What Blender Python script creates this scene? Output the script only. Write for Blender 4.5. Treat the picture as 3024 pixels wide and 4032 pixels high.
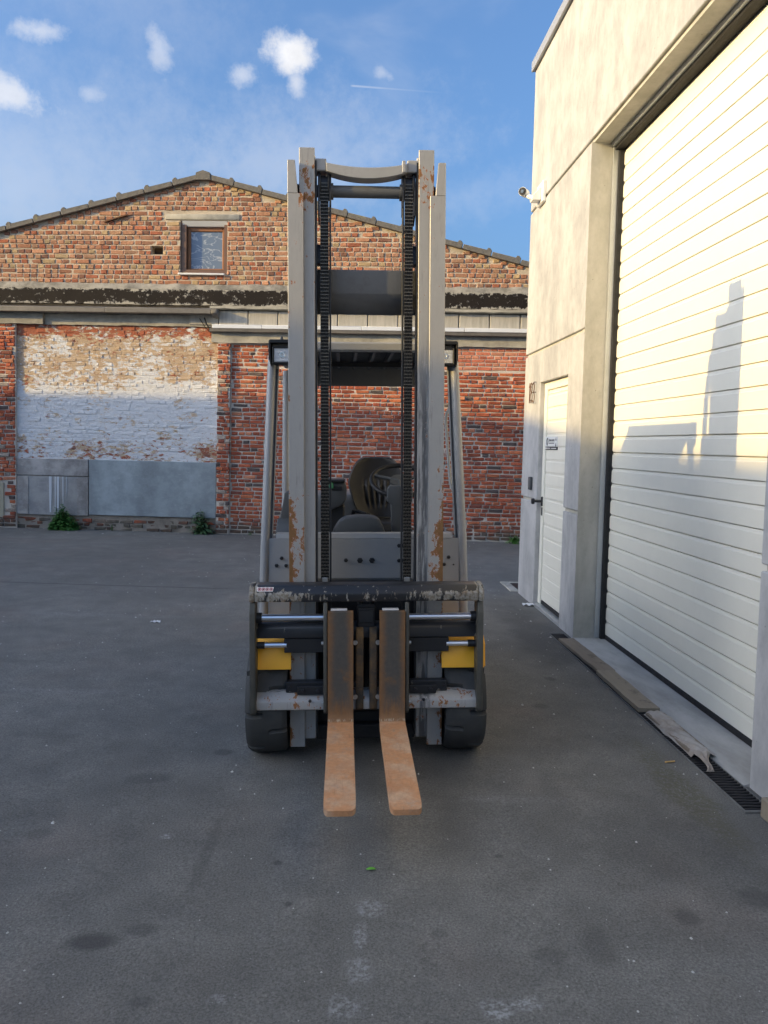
import bpy, bmesh, math, random
import numpy as np
from mathutils import Vector, Matrix
R = math.radians
S = bpy.context.scene
for o in list(bpy.data.objects): bpy.data.objects.remove(o)

# ------------------------------------------------------------------ camera
cam = bpy.data.cameras.new('camera'); cam_o = bpy.data.objects.new('camera', cam)
S.collection.objects.link(cam_o); S.camera = cam_o
pit, rol = math.atan(187/3060), .0235
f_ = Vector((0, math.cos(pit), -math.sin(pit))); u_ = Vector((0, math.sin(pit), math.cos(pit))); r_ = Vector((1, 0, 0))
rc = r_*math.cos(rol) + u_*math.sin(rol); uc = u_*math.cos(rol) - r_*math.sin(rol)
m = Matrix((rc, uc, -f_)).transposed().to_4x4(); m.translation = (0, 0, 1.5)
cam_o.matrix_world = m
cam.sensor_width = 36; cam.lens = 36*3060/4032; cam.shift_y = -79/4032
cam.clip_start = .05; cam.clip_end = 2000

# ------------------------------------------------------------------ light
SUN_DIR = Vector((.956, .292, -.246)).normalized()
sun = bpy.data.lights.new('sun', 'SUN'); sun.energy = 2.0; sun.angle = R(.53); sun.color = (.80, .56, .20)
sun_o = bpy.data.objects.new('sun', sun); S.collection.objects.link(sun_o)
sun_o.rotation_euler = SUN_DIR.to_track_quat('-Z', 'Y').to_euler(); sun_o.location = (-20, -6, 12)
S.view_settings.view_transform = 'Standard'; S.view_settings.look = 'None'
S.view_settings.gamma = 1; S.view_settings.use_curve_mapping = False; S.view_settings.exposure = 1.66
SKY_STRENGTH = .15


# ------------------------------------------------------------------ node helper
class NT:
    def __init__(s, tree): s.t = tree; s.n = tree.nodes; s.l = tree.links
    def put(s, sock, v):
        if isinstance(v, bpy.types.NodeSocket): s.l.new(v, sock)
        elif v is not None:
            if sock.type == 'RGBA' and not hasattr(v, '__len__'): v = (v, v, v, 1)
            elif sock.type == 'RGBA' and len(v) == 3: v = (*v, 1)
            sock.default_value = v
    def co(s, k='Object'): return s.n.new('ShaderNodeTexCoord').outputs[k]
    def attr(s, name):
        a = s.n.new('ShaderNodeAttribute'); a.attribute_name = name; return a.outputs['Color']
    def map(s, v, sc=(1, 1, 1), loc=(0, 0, 0), rot=(0, 0, 0)):
        a = s.n.new('ShaderNodeMapping'); s.put(a.inputs['Vector'], v)
        a.inputs['Scale'].default_value = sc; a.inputs['Location'].default_value = loc; a.inputs['Rotation'].default_value = rot
        return a.outputs[0]
    def noise(s, sc, det=4, ro=.6, v=None, dist=0, col=False):
        a = s.n.new('ShaderNodeTexNoise'); s.put(a.inputs['Vector'], v if v is not None else s.co())
        a.inputs['Scale'].default_value = sc; a.inputs['Detail'].default_value = det
        a.inputs['Roughness'].default_value = ro; a.inputs['Distortion'].default_value = dist
        return a.outputs['Color' if col else 'Fac']
    def vor(s, sc, v=None, feat='F1', out='Distance', rnd=1):
        a = s.n.new('ShaderNodeTexVoronoi'); a.feature = feat; s.put(a.inputs['Vector'], v if v is not None else s.co())
        a.inputs['Scale'].default_value = sc; a.inputs['Randomness'].default_value = rnd; return a.outputs[out]
    def math(s, op, a, b=None, c=None, clamp=False):
        n = s.n.new('ShaderNodeMath'); n.operation = op; n.use_clamp = clamp
        for i, v in enumerate((a, b, c)): s.put(n.inputs[i], v)
        return n.outputs[0]
    def vm(s, op, a, b=None):
        n = s.n.new('ShaderNodeVectorMath'); n.operation = op; s.put(n.inputs[0], a)
        if b is not None: s.put(n.inputs[1], b)
        return n.outputs['Value' if op in ('DOT_PRODUCT', 'LENGTH', 'DISTANCE') else 'Vector']
    def sep(s, v):
        n = s.n.new('ShaderNodeSeparateXYZ'); s.put(n.inputs[0], v); return n.outputs
    def ss(s, v, a, b, o0=0., o1=1.):
        n = s.n.new('ShaderNodeMapRange'); n.interpolation_type = 'SMOOTHSTEP'; s.put(n.inputs[0], v)
        for i, q in enumerate((a, b, o0, o1)): n.inputs[i+1].default_value = q
        return n.outputs[0]
    def mix(s, f, a, b, mode='MIX'):
        n = s.n.new('ShaderNodeMix'); n.data_type = 'RGBA'; n.blend_type = mode
        s.put(n.inputs[0], f); s.put(n.inputs[6], a); s.put(n.inputs[7], b); return n.outputs[2]
    def ramp(s, f, st):
        n = s.n.new('ShaderNodeValToRGB'); s.put(n.inputs[0], f); e = n.color_ramp.elements
        while len(e) < len(st): e.new(.5)
        for q, (p, c) in zip(e, st):
            q.position = p; q.color = (c, c, c, 1) if not hasattr(c, '__len__') else (*c[:3], 1)
        return n.outputs[0]
    def bump(s, h, st=.5, d=.01, nrm=None):
        n = s.n.new('ShaderNodeBump'); n.inputs['Strength'].default_value = st; n.inputs['Distance'].default_value = d
        s.put(n.inputs['Height'], h)
        if nrm is not None: s.put(n.inputs['Normal'], nrm)
        return n.outputs[0]


def mat(name, col=(.5, .5, .5), rough=.6, metal=0., **kw):
    M = bpy.data.materials.new(name); M.use_nodes = True
    h = NT(M.node_tree); h.b = M.node_tree.nodes['Principled BSDF']; h.m = M
    h.put(h.b.inputs['Base Color'], col); h.put(h.b.inputs['Roughness'], rough); h.put(h.b.inputs['Metallic'], metal)
    for k, v in kw.items(): h.put(h.b.inputs[k.replace('_', ' ')], v)
    h.col = lambda v: h.put(h.b.inputs['Base Color'], v)
    h.rgh = lambda v: h.put(h.b.inputs['Roughness'], v)
    h.nrm = lambda v: h.put(h.b.inputs['Normal'], v)
    return h


# ------------------------------------------------------------------ world: clear evening sky with a few small clouds
W = bpy.data.worlds.new('World'); S.world = W; W.use_nodes = True
h = NT(W.node_tree); bg = h.n['Background']
sky = h.n.new('ShaderNodeTexSky'); sky.sky_type = 'NISHITA'; sky.sun_disc = False
sky.sun_elevation = math.asin(-SUN_DIR.z); sky.sun_rotation = math.atan2(-SUN_DIR.x, -SUN_DIR.y)
sky.altitude = 50; sky.air_density = 1.0; sky.dust_density = 7.0; sky.ozone_density = 6.0
d = h.vm('NORMALIZE', h.co('Generated'))
n1 = h.noise(9, 6, .6, d); n2 = h.noise(42, 7, .68, d)
wob = h.math('ADD', h.math('MULTIPLY', h.math('SUBTRACT', n1, .5), 2.6), h.math('MULTIPLY', h.math('SUBTRACT', n2, .5), 2.6))
total = None
UPV = Vector((0, 0, 1))
def blob(c, a, b, tilt=0, dens=1., soft=(1.3, .05), k=1.):
    """one small cloud: an ellipse of a by b (radians) around the sky direction c, its edge broken by noise"""
    global total
    c = Vector(c).normalized(); rr = c.cross(UPV).normalized(); uu = rr.cross(c)
    ra = rr*math.cos(tilt) + uu*math.sin(tilt); ua = uu*math.cos(tilt) - rr*math.sin(tilt)
    p = h.math('DIVIDE', h.vm('DOT_PRODUCT', d, tuple(ra)), a); q = h.math('DIVIDE', h.vm('DOT_PRODUCT', d, tuple(ua)), b)
    r2 = h.math('SQRT', h.math('ADD', h.math('MULTIPLY', p, p), h.math('MULTIPLY', q, q)))
    r2 = h.math('ADD', r2, h.math('MULTIPLY', wob, k))
    front = h.ss(h.vm('DOT_PRODUCT', d, tuple(c)), .2, .6)
    v = h.math('MULTIPLY', h.math('MULTIPLY', h.ss(r2, soft[0], soft[1]), dens), front)
    total = v if total is None else h.math('MAXIMUM', total, v)
blob((-.366, .831, .419), .036, .012, .08, .5, k=.8)
blob((-.255, .870, .423), .013, .027, .25, .42, k=.8)
blob((-.170, .895, .408), .022, .013, .05, .5, k=.8)
blob((-.118, .895, .434), .030, .026, -.2, .95, (1.25, .15), k=.65)
blob((-.110, .905, .405), .012, .017, .1, .6, k=.7)
blob((-.414, .842, .362), .060, .019, -.12, .7, k=.7)
blob((-.329, .868, .372), .016, .011, 0, .35, k=.8)
blob((-.014, .907, .420), .015, .009, -.2, .35, k=.8)
blob((-.42, .87, .27), .34, .13, .1, .30, (1.5, -.4), k=.55)
blob((-.13, .93, .33), .20, .07, .15, .30, (1.5, -.4), k=.7)
blob((-.33, .82, .47), .22, .06, -.15, .14, (1.5, -.4), k=.7)
blob((.10, .95, .30), .14, .03, .2, .15, (1.4, -.3), k=.8)
# contrail
c0, c1 = Vector((-.050, .912, .407)), Vector((.075, .913, .401)); nn = c0.cross(c1).normalized(); tt = (c1-c0).normalized()
dist = h.math('ABSOLUTE', h.vm('DOT_PRODUCT', d, tuple(nn))); al = h.vm('DOT_PRODUCT', d, tuple(tt))
t0, t1 = c0.dot(tt), c1.dot(tt)
tr = h.math('MULTIPLY', h.ss(dist, .0018, .0003), h.math('MULTIPLY', h.ss(al, t0-.001, t0+.004), h.ss(al, t1, t0+.005, 0, .45)))
tr = h.math('MULTIPLY', tr, h.ss(h.vm('DOT_PRODUCT', d, tuple(c0)), .5, .8))
# thin cirrus veils over the whole sky
v1 = h.map(d, (1.6, 1.6, 3.0), (.3, .1, .2), (.2, .3, .5))
ci = h.noise(2.4, 6, .5, v1, .35); ci = h.ss(ci, .52, .80, 0, .3)
total = h.math('MAXIMUM', h.math('MAXIMUM', total, h.math('MULTIPLY', tr, .6)), ci)
shade = h.math('ADD', .82, h.math('MULTIPLY', n2, .36))
ccol = h.mix(1., (2.1, 2.1, 2.15, 1), shade, 'MULTIPLY')
h.put(bg.inputs['Color'], h.mix(h.math('MINIMUM', total, 1.), h.mix(1., sky.outputs[0], (.95, .88, .81, 1), 'MULTIPLY'), ccol)); bg.inputs['Strength'].default_value = SKY_STRENGTH

# ------------------------------------------------------------------ mesh helper
class MB:
    def __init__(s): s.bm = bmesh.new()
    def box(s, x0, x1, y0, y1, z0, z1, bev=0, seg=1, M=None):
        r = bmesh.ops.create_cube(s.bm, size=1)['verts']
        bmesh.ops.scale(s.bm, vec=(x1-x0, y1-y0, z1-z0), verts=r)
        bmesh.ops.translate(s.bm, vec=((x0+x1)/2, (y0+y1)/2, (z0+z1)/2), verts=r)
        if M is not None: bmesh.ops.transform(s.bm, matrix=M, verts=r)
        if bev: s.bevel(r, bev, seg)
        return s
    def bevel(s, verts, bev, seg=1):
        es = list({e for v in verts for e in v.link_edges})
        bmesh.ops.bevel(s.bm, geom=es, offset=bev, segments=seg, affect='EDGES', profile=.5)
    def prism(s, pts, axis, a, b, bev=0, seg=1):
        """polygon pts in the two other axes (order x,y,z without axis), extruded along axis from a to b"""
        def P(p, q):
            return {'x': (q, p[0], p[1]), 'y': (p[0], q, p[1]), 'z': (p[0], p[1], q)}[axis]
        A = [s.bm.verts.new(P(p, a)) for p in pts]; B = [s.bm.verts.new(P(p, b)) for p in pts]
        n = len(pts); fs = [s.bm.faces.new(A), s.bm.faces.new(B)]
        for i in range(n): fs.append(s.bm.faces.new((A[i], A[(i+1) % n], B[(i+1) % n], B[i])))
        bmesh.ops.recalc_face_normals(s.bm, faces=fs)
        if bev: s.bevel(A+B, bev, seg)
        return s
    def tube(s, pts, r, n=12, cap=True):
        pts = [Vector(p) for p in pts]; rings = []; N = len(pts)
        rr = r if hasattr(r, '__len__') else [r]*N; prev = None
        for i, p in enumerate(pts):
            t = (pts[min(i+1, N-1)] - pts[max(i-1, 0)]).normalized()
            if prev is None:
                a = t.cross(Vector((0, 0, 1)))
                if a.length < .1: a = t.cross(Vector((1, 0, 0)))
            else: a = prev - t*prev.dot(t)
            a.normalize(); prev = a; b = t.cross(a)
            rings.append([s.bm.verts.new(p + (a*math.cos(2*math.pi*k/n) + b*math.sin(2*math.pi*k/n))*rr[i]) for k in range(n)])
        fs = []
        for i in range(N-1):
            for k in range(n): fs.append(s.bm.faces.new((rings[i][k], rings[i][(k+1) % n], rings[i+1][(k+1) % n], rings[i+1][k])))
        if cap: fs += [s.bm.faces.new(rings[0]), s.bm.faces.new(rings[-1])]
        bmesh.ops.recalc_face_normals(s.bm, faces=fs); return s
    def lathe(s, prof, c, axis='x', n=32, close=True):
        """prof: list of (along, radius)"""
        rings = []
        for a, r in prof:
            ring = []
            for k in range(n):
                t = 2*math.pi*k/n; p = {'x': (a, r*math.cos(t), r*math.sin(t)), 'y': (r*math.cos(t), a, r*math.sin(t)), 'z': (r*math.cos(t), r*math.sin(t), a)}[axis]
                ring.append(s.bm.verts.new(Vector(c)+Vector(p)))
            rings.append(ring)
        fs = []
        for i in range(len(rings)-1):
            for k in range(n): fs.append(s.bm.faces.new((rings[i][k], rings[i][(k+1) % n], rings[i+1][(k+1) % n], rings[i+1][k])))
        if close: fs += [s.bm.faces.new(rings[0]), s.bm.faces.new(rings[-1])]
        bmesh.ops.recalc_face_normals(s.bm, faces=fs); return s
    def loft(s, secs, cap=True):
        rings = [[s.bm.verts.new(p) for p in q] for q in secs]; n = len(rings[0]); fs = []
        for i in range(len(rings)-1):
            for k in range(n): fs.append(s.bm.faces.new((rings[i][k], rings[i][(k+1) % n], rings[i+1][(k+1) % n], rings[i+1][k])))
        if cap: fs += [s.bm.faces.new(rings[0]), s.bm.faces.new(rings[-1])]
        bmesh.ops.recalc_face_normals(s.bm, faces=fs); return s
    def grid(s, fn, nu, nv):
        V = [[s.bm.verts.new(fn(i/nu, j/nv)) for j in range(nv+1)] for i in range(nu+1)]
        for i in range(nu):
            for j in range(nv): s.bm.faces.new((V[i][j], V[i+1][j], V[i+1][j+1], V[i][j+1]))
        return s
    def build(s, name, material, parent=None, ang=35):
        me = bpy.data.meshes.new(name); s.bm.to_mesh(me); s.bm.free()
        me.materials.append(material.m if hasattr(material, 'm') else material)
        me.polygons.foreach_set('use_smooth', [True]*len(me.polygons)); me.set_sharp_from_angle(angle=R(ang))
        return link(name, me, parent)


def link(name, data, parent=None):
    o = bpy.data.objects.new(name, data); S.collection.objects.link(o)
    if parent is not None: o.parent = parent
    return o
def tag(o, label=None, cat=None, group=None, kind=None):
    for k, v in (('label', label), ('category', cat), ('group', group), ('kind', kind)):
        if v: o[k] = v
    return o
def thing(name, label, cat, loc=(0, 0, 0), rot=(0, 0, 0), group=None):
    o = link(name, None); o.location = loc; o.rotation_euler = rot; o.empty_display_size = .2
    return tag(o, label, cat, group)
def raw(name, verts, faces, material, parent=None, tint=None, smooth=False):
    me = bpy.data.meshes.new(name); me.from_pydata(verts, [], faces); me.materials.append(material.m)
    if tint is not None:
        a = me.attributes.new('tint', 'FLOAT_COLOR', 'POINT'); a.data.foreach_set('color', np.asarray(tint, np.float32).ravel())
    if smooth: me.polygons.foreach_set('use_smooth', [True]*len(me.polygons))
    me.update(); return link(name, me, parent)
B1 = lambda *a, **k: MB().box(*a, **k)
rng = random.Random(7)

# ------------------------------------------------------------------ materials
def asphalt():
    h = mat('asphalt', rough=.85); c = h.co()
    big = h.noise(.55, 4, .55, c); mid = h.noise(5, 5, .6, c); fine = h.noise(130, 4, .75, c); grit = h.noise(420, 2, .6, c)
    col = h.mix(h.ss(big, .3, .7), (.150, .146, .130), (.205, .199, .177))
    col = h.mix(h.ss(h.noise(1.3, 3, .5, c), .5, .75), col, (.196, .178, .155))
    col = h.mix(1., col, h.ramp(fine, [(.32, .55), (.5, 1.), (.70, 1.5)]), 'MULTIPLY')
    col = h.mix(1., col, h.ramp(mid, [(.3, .78), (.7, 1.18)]), 'MULTIPLY')
    sp = h.vor(70, c, out='Color'); sd = h.vor(70, c)
    rare = h.math('GREATER_THAN', h.sep(sp)[0], .93); dot = h.math('MULTIPLY', rare, h.ss(sd, .22, .08))
    col = h.mix(h.math('MULTIPLY', dot, .75), col, (.36, .36, .34))
    # long faint darker rut and old joints
    wobn = h.math('MULTIPLY', h.math('SUBTRACT', h.noise(3.5, 5, .65, c), .5), 1.6)
    def spot(x, y, a, b, t):
        p = h.map(c, (1, 1, 1), (-x, -y, 0)); p = h.map(p, (1/a, 1/b, 0), (0, 0, 0), (0, 0, t))
        return h.ss(h.math('ADD', h.vm('LENGTH', p), wobn), 1.15, .45)
    dark = None
    for x, y, a, b, t, k in [(-.86, 2.25, .085, .05, .2, .75), (-.72, 2.31, .05, .03, .4, .4), (.67, 2.24, .07, .11, .2, .4), (1.0, 2.39, .05, .06, 0, .5), (1.3, 2.53, .1, .08, 0, .55),
                             (.52, 2.2, .05, .04, 0, .3), (-.75, 3.7, .05, .04, 0, .55), (-1.03, 3.4, .12, .06, .2, .4), (.93, 4.4, .05, .05, 0, .4), (1.1, 4.95, .05, .05, 0, .5), (1.13, 2.9, .4, .35, .3, .35),
                             (1.25, 6.2, .25, 1.1, 0, .5), (-.62, 2.75, .03, .35, -.15, .3), (-.62, 2.0, .04, .03, 0, .4), (-1.3, 2.9, .06, .04, .3, .3), (.2, 2.3, .03, .03, 0, .35), (-.35, 2.7, .02, .02, 0, .6), (-.28, 2.45, .018, .02, 0, .6), (.45, 2.75, .02, .015, 0, .5), (-1.7, 3.9, .25, .05, .1, .2), (-2.6, 5.2, .5, .06, 0, .22), (.75, 3.2, .05, .5, .05, .15), (.0, 3.5, .7, .25, 0, .25)]:
        v = h.math('MULTIPLY', spot(x, y, a, b, t), k); dark = v if dark is None else h.math('MAXIMUM', dark, v)
    col = h.mix(dark, col, (.055, .053, .050))
    white = None
    for x, y, a, b, t, k in [(-.01, 2.43, .05, .05, 0, .5), (-.04, 2.27, .025, .08, 0, .6), (-.04, 2.13, .05, .07, 0, .5), (-.08, 1.98, .07, .06, 0, .5), (.33, 1.98, .05, .05, 0, .7), (.41, 2.0, .05, .03, .5, .7), (.55, 3.2, .3, .05, .3, .18), (-.80, 2.885, .035, .028, 0, .6), (-.415, 2.01, .028, .022, 0, .5), (-1.9, 4.6, .5, .06, .1, .15), (-2.4, 6.6, .9, .08, -.05, .14), (-.9, 5.6, .5, .05, .2, .12)]:
        v = h.math('MULTIPLY', spot(x, y, a, b, t), k); white = v if white is None else h.math('MAXIMUM', white, v)
    col = h.mix(h.math('MULTIPLY', white, h.ss(h.noise(60, 5, .7, c), .42, .62)), col, (.46, .47, .46))
    X, Y, Z_ = h.sep(c); ln = h.math('ADD', h.math('SUBTRACT', Y, 7.84), h.math('MULTIPLY', X, .02)); ln = h.math('ADD', ln, h.math('MULTIPLY', h.math('SUBTRACT', h.noise(2.5, 4, .6, c), .5), .06))
    seam = h.math('MULTIPLY', h.ss(h.math('ABSOLUTE', ln), .022, .006), h.ss(X, -1.3, -1.8)); col = h.mix(h.math('MULTIPLY', seam, .7), col, (.04, .04, .04))
    # moss along the drain
    p = h.map(c, (1, 1, 0), (-1.545, -3.25, 0), (0, 0, -.058)); p = h.map(p, (9., 1.5, 0))
    moss = h.math('MULTIPLY', h.ss(h.math('ADD', h.vm('LENGTH', p), wobn), 1.1, .3), h.ss(h.noise(45, 5, .7, c), .38, .55))
    col = h.mix(h.math('MULTIPLY', moss, .6), col, (.10, .092, .045))
    h.col(col); h.rgh(h.ramp(mid, [(.3, .72), (.7, .92)]))
    hh = h.math('ADD', fine, h.math('MULTIPLY', grit, .6)); hh = h.math('ADD', hh, h.math('MULTIPLY', mid, 1.2))
    h.nrm(h.bump(hh, .8, .007)); return h
def mortar(name, c0, c1, st=.7):
    h = mat(name, rough=.95); n = h.noise(22, 6, .7); col = h.mix(n, c0, c1)
    col = h.mix(h.ss(h.noise(1.7, 4, .6), .5, .75), col, tuple(q*.55 for q in c0)); h.col(col)
    h.nrm(h.bump(h.math('ADD', n, h.noise(90, 4, .7)), st, .012)); return h
def brickm(name, st, grime):
    h = mat(name, rough=.9); t = h.attr('tint'); n = h.noise(26, 6, .68); f = h.noise(130, 4, .7)
    col = h.mix(1., t, h.ramp(n, [(.28, .62), (.5, 1.), (.75, 1.28)]), 'MULTIPLY')
    col = h.mix(h.math('MULTIPLY', h.ss(h.noise(11, 5, .7), .56, .72), .35), col, (.34, .29, .23))
    z = h.sep(h.co())[2]
    g = h.math('MULTIPLY', h.ss(h.math('ADD', h.math('MULTIPLY', h.noise(3.6, 5, .65), .5), h.math('MULTIPLY', z, .8)), .50, .28), grime)
    col = h.mix(g, col, (.085, .08, .062))
    h.col(col); h.nrm(h.bump(h.math('ADD', n, h.math('MULTIPLY', f, .5)), st, .014)); return h
def whitewash():
    h = mat('whitewashed_brick', rough=.85); t = h.attr('tint'); c = h.co(); z = h.sep(c)[2]
    big = h.noise(2.2, 5, .6, h.map(c, (1, 1, 1.5), (7, 3, 1))); n = h.noise(9, 7, .74, h.map(c, (1, 1, 2.4))); n2 = h.noise(11, 6, .74, h.map(c, (.8, 1, 2.0), (3, 1, 8))); f = h.noise(34, 5, .7, c)
    up = h.ss(z, 2.0, 2.75); lo = h.ss(z, 1.75, 1.25); top = h.ss(z, 3.02, 3.20)
    buff = h.mix(h.ss(n2, .35, .65), (.46, .31, .19), (.60, .46, .31)); buff = h.mix(h.ss(f, .55, .7), buff, (.40, .21, .13))
    white = h.mix(f, (.66, .67, .68), (.84, .84, .84))
    v = h.math('ADD', h.math('MULTIPLY', n2, .62), h.math('MULTIPLY', big, .38))
    v = h.math('ADD', v, h.math('ADD', h.math('MULTIPLY', up, .105), h.math('MULTIPLY', lo, .055)))
    col = h.mix(h.ss(v, .555, .60), white, buff)
    red = h.math('ADD', h.math('MULTIPLY', n, .7), h.math('MULTIPLY', big, .3))
    red = h.math('ADD', red, h.math('ADD', h.math('MULTIPLY', up, .035), h.math('ADD', h.math('MULTIPLY', lo, .075), h.math('MULTIPLY', top, .125))))
    rm = h.ss(red, .615, .64)
    col = h.mix(rm, col, h.mix(f, t, (.46, .15, .08)))
    grey = h.math('MULTIPLY', h.ss(h.noise(7, 6, .75, h.map(c, (1, 1, 1.6), (2, 9, 4))), .57, .66), .4)
    col = h.mix(grey, col, (.44, .40, .37))
    crack = h.math('MULTIPLY', h.ss(h.noise(15, 4, .8, h.map(c, (1, 1, 2.2), (5, 5, 5))), .66, .70), .75); col = h.mix(crack, col, (.20, .14, .11)); h.col(col)
    h.nrm(h.bump(h.math('ADD', h.math('SUBTRACT', n, h.math('MULTIPLY', rm, .35)), h.math('MULTIPLY', f, .6)), .75, .022)); return h
def concrete(name, c0, c1, sc=(1, 1, .35), st=.15, pits=True, mott=.8):
    h = mat(name, rough=.8); c = h.co(); n = h.noise(2.6, 7, .68, h.map(c, sc)); n2 = h.noise(11, 6, .7, h.map(c, sc)); f = h.noise(70, 4, .7, c)
    col = h.mix(h.ss(h.math('ADD', h.math('MULTIPLY', n, .65), h.math('MULTIPLY', n2, .35)), .36, .64), c0, c1)
    col = h.mix(h.math('MULTIPLY', h.ss(n2, .55, .75), mott*.5), col, tuple(q*.62 for q in c0))
    hh = h.math('ADD', h.math('MULTIPLY', n2, .6), h.math('MULTIPLY', f, .3))
    if pits:
        pit = h.ss(h.vor(17, c), .10, .05); pit = h.math('MULTIPLY', pit, h.math('GREATER_THAN', h.sep(h.vor(17, c, out='Color'))[0], .72))
        col = h.mix(h.math('MULTIPLY', pit, .6), col, tuple(q*.4 for q in c0)); hh = h.math('SUBTRACT', hh, pit)
    h.col(col); h.nrm(h.bump(hh, st, .01)); return h
def bitumen():
    h = mat('flaking_bitumen', rough=.8, Specular_IOR_Level=.2); c = h.co(); z = h.sep(c)[2]; n = h.noise(7, 8, .76, h.map(c, (1, 1, 1.3))); n3 = h.noise(26, 6, .75, c); f = h.noise(40, 4, .7, c)
    edge = h.math('ADD', h.ss(z, 3.69, 3.615, 0, .11), h.ss(z, 3.80, 3.88, 0, .12))
    chip = h.ss(h.math('ADD', h.math('ADD', h.math('MULTIPLY', n, .55), h.math('MULTIPLY', n3, .45)), edge), .575, .595); h.col(h.mix(chip, h.mix(f, (.012, .010, .009), (.028, .022, .018)), h.mix(f, (.34, .31, .25), (.5, .47, .40))))
    h.nrm(h.bump(h.math('ADD', n, h.math('MULTIPLY', chip, .4)), .5, .012)); return h
def roof_tile():
    h = mat('mossy_concrete_tile', rough=.9); n = h.noise(14, 6, .7); l = h.noise(5, 5, .7)
    col = h.mix(n, (.10, .095, .085), (.23, .21, .18)); col = h.mix(h.math('MULTIPLY', h.ss(l, .62, .7), .6), col, (.28, .25, .08)); h.col(col)
    h.nrm(h.bump(n, .6, .02)); return h
def paint(name, col, rough=.45, var=.12, metal=0, dirt=.0, bump=.03):
    h = mat(name, col, rough, metal); n = h.noise(7, 6, .65); f = h.noise(45, 4, .65)
    c = h.mix(1., (*col, 1), h.ramp(n, [(.25, 1-var), (.75, 1+var)]), 'MULTIPLY')
    if dirt: c = h.mix(h.math('MULTIPLY', h.ss(h.math('ADD', h.math('MULTIPLY', n, .6), h.math('MULTIPLY', f, .4)), .52, .68), dirt), c, (.055, .05, .042))
    h.col(c); h.rgh(h.ramp(f, [(.2, max(0, rough-.1)), (.8, min(1, rough+.12))]))
    if bump: h.nrm(h.bump(h.math('ADD', n, h.math('MULTIPLY', f, .2)), bump, .01))
    return h
def mast_paint(full=1, name='worn_grey_mast_paint'):
    h = mat(name, rough=.5); c = h.co(); x, y, z = h.sep(c); ax = h.math('ABSOLUTE', x)
    n = h.noise(30, 8, .74, h.map(c, (1, 1, .6))); f = h.noise(60, 5, .7, c); s = h.noise(10, 6, .7, h.map(c, (6, 6, .5)))
    base = h.mix(n, (.33, .325, .31), (.41, .40, .38))
    base = h.mix(h.math('MULTIPLY', h.ss(s, .55, .72), .4), base, (.15, .148, .145))
    gr = h.math('MULTIPLY', h.math('MULTIPLY', h.ss(x, .238, .25), h.ss(x, .30, .28)), h.math('MULTIPLY', h.ss(z, 2.1, 1.6), h.ss(s, .40, .56))); base = h.mix(h.math('MULTIPLY', gr, .8), base, (.055, .055, .06))
    gl_ = h.math('MULTIPLY', h.ss(h.noise(8, 7, .75, h.map(c, (3, 3, .35), (2, 2, 2))), .58, .66), .35); base = h.mix(gl_, base, (.13, .125, .115))
    edge = h.math('MULTIPLY', h.ss(ax, .318, .362), h.ss(z, 1.62, 1.05)); low = h.math('MULTIPLY', h.ss(z, 1.42, 1.0), h.ss(ax, .285, .295))
    top = h.math('MULTIPLY', h.ss(z, 2.53, 2.62), h.math('MULTIPLY', h.ss(z, 2.84, 2.74), h.ss(ax, .318, .31)))
    foot = h.math('MULTIPLY', h.ss(z, .62, .5), .55)
    side = h.math('MULTIPLY', h.math('MULTIPLY', h.ss(ax, .350, .363), h.ss(z, 2.45, 2.2)), .55)
    hi_ = h.ss(z, .72, .92); edge = h.math('MULTIPLY', edge, h.math('ADD', .45, h.math('MULTIPLY', hi_, .55))); low = h.math('MULTIPLY', low, hi_)
    k = h.math('ADD', h.math('MULTIPLY', edge, .14), h.math('ADD', h.math('MULTIPLY', low, .105), h.math('ADD', h.math('MULTIPLY', top, .13), h.math('ADD', h.math('MULTIPLY', foot, .07), h.math('MULTIPLY', side, .11)))))
    v = h.math('ADD', n, h.math('MULTIPLY', k, full)) if full else h.math('ADD', n, .075); rust = h.ss(v, .64, .655)
    rc = h.mix(f, (.13, .065, .026), (.31, .165, .06)); rc = h.mix(h.ss(v, .66, .74), (.30, .13, .055), rc)
    base = h.mix(h.ss(v, .622, .64), base, (.46, .45, .43))
    h.col(h.mix(rust, base, rc)); h.rgh(h.math('ADD', .42, h.math('MULTIPLY', rust, .4))); h.b.inputs['Metallic'].default_value = .15
    h.nrm(h.bump(h.math('ADD', h.math('MULTIPLY', rust, -.35), h.math('MULTIPLY', f, .2)), .35, .006)); return h
def black_worn():
    h = mat('scraped_black_paint', rough=.45); c = h.co(); x, y, z = h.sep(c); ax = h.math('ABSOLUTE', x)
    n = h.noise(30, 7, .72, h.map(c, (1, 1, .35))); f = h.noise(70, 4, .7, c); lo = h.noise(5, 5, .6, c)
    base = h.mix(lo, (.010, .011, .013), (.026, .028, .032))
    nose = h.math('MULTIPLY', h.math('MULTIPLY', h.ss(z, .778, .80), h.ss(z, .842, .822)), h.ss(ax, .1, .5, .06, .2))
    endc = h.math('MULTIPLY', h.ss(ax, .490, .503), h.ss(z, .2, .9, .12, .17))
    crk = h.math('MULTIPLY', h.ss(z, .772, .79), .045)
    bars = h.math('MULTIPLY', h.ss(z, .375, .34), .13)
    v = h.math('ADD', n, h.math('ADD', h.math('ADD', nose, crk), h.math('ADD', endc, bars))); m_ = h.ss(v, .66, .685)
    worn = h.mix(h.ss(f, .35, .65), (.19, .16, .11), (.33, .32, .29)); worn = h.mix(h.ss(lo, .5, .65), worn, (.20, .10, .035))
    h.col(h.mix(m_, base, worn)); h.rgh(h.math('ADD', .38, h.math('MULTIPLY', m_, .3))); h.nrm(h.bump(h.math('ADD', h.math('MULTIPLY', m_, -.4), h.math('MULTIPLY', f, .25)), .4, .005)); return h
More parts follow.
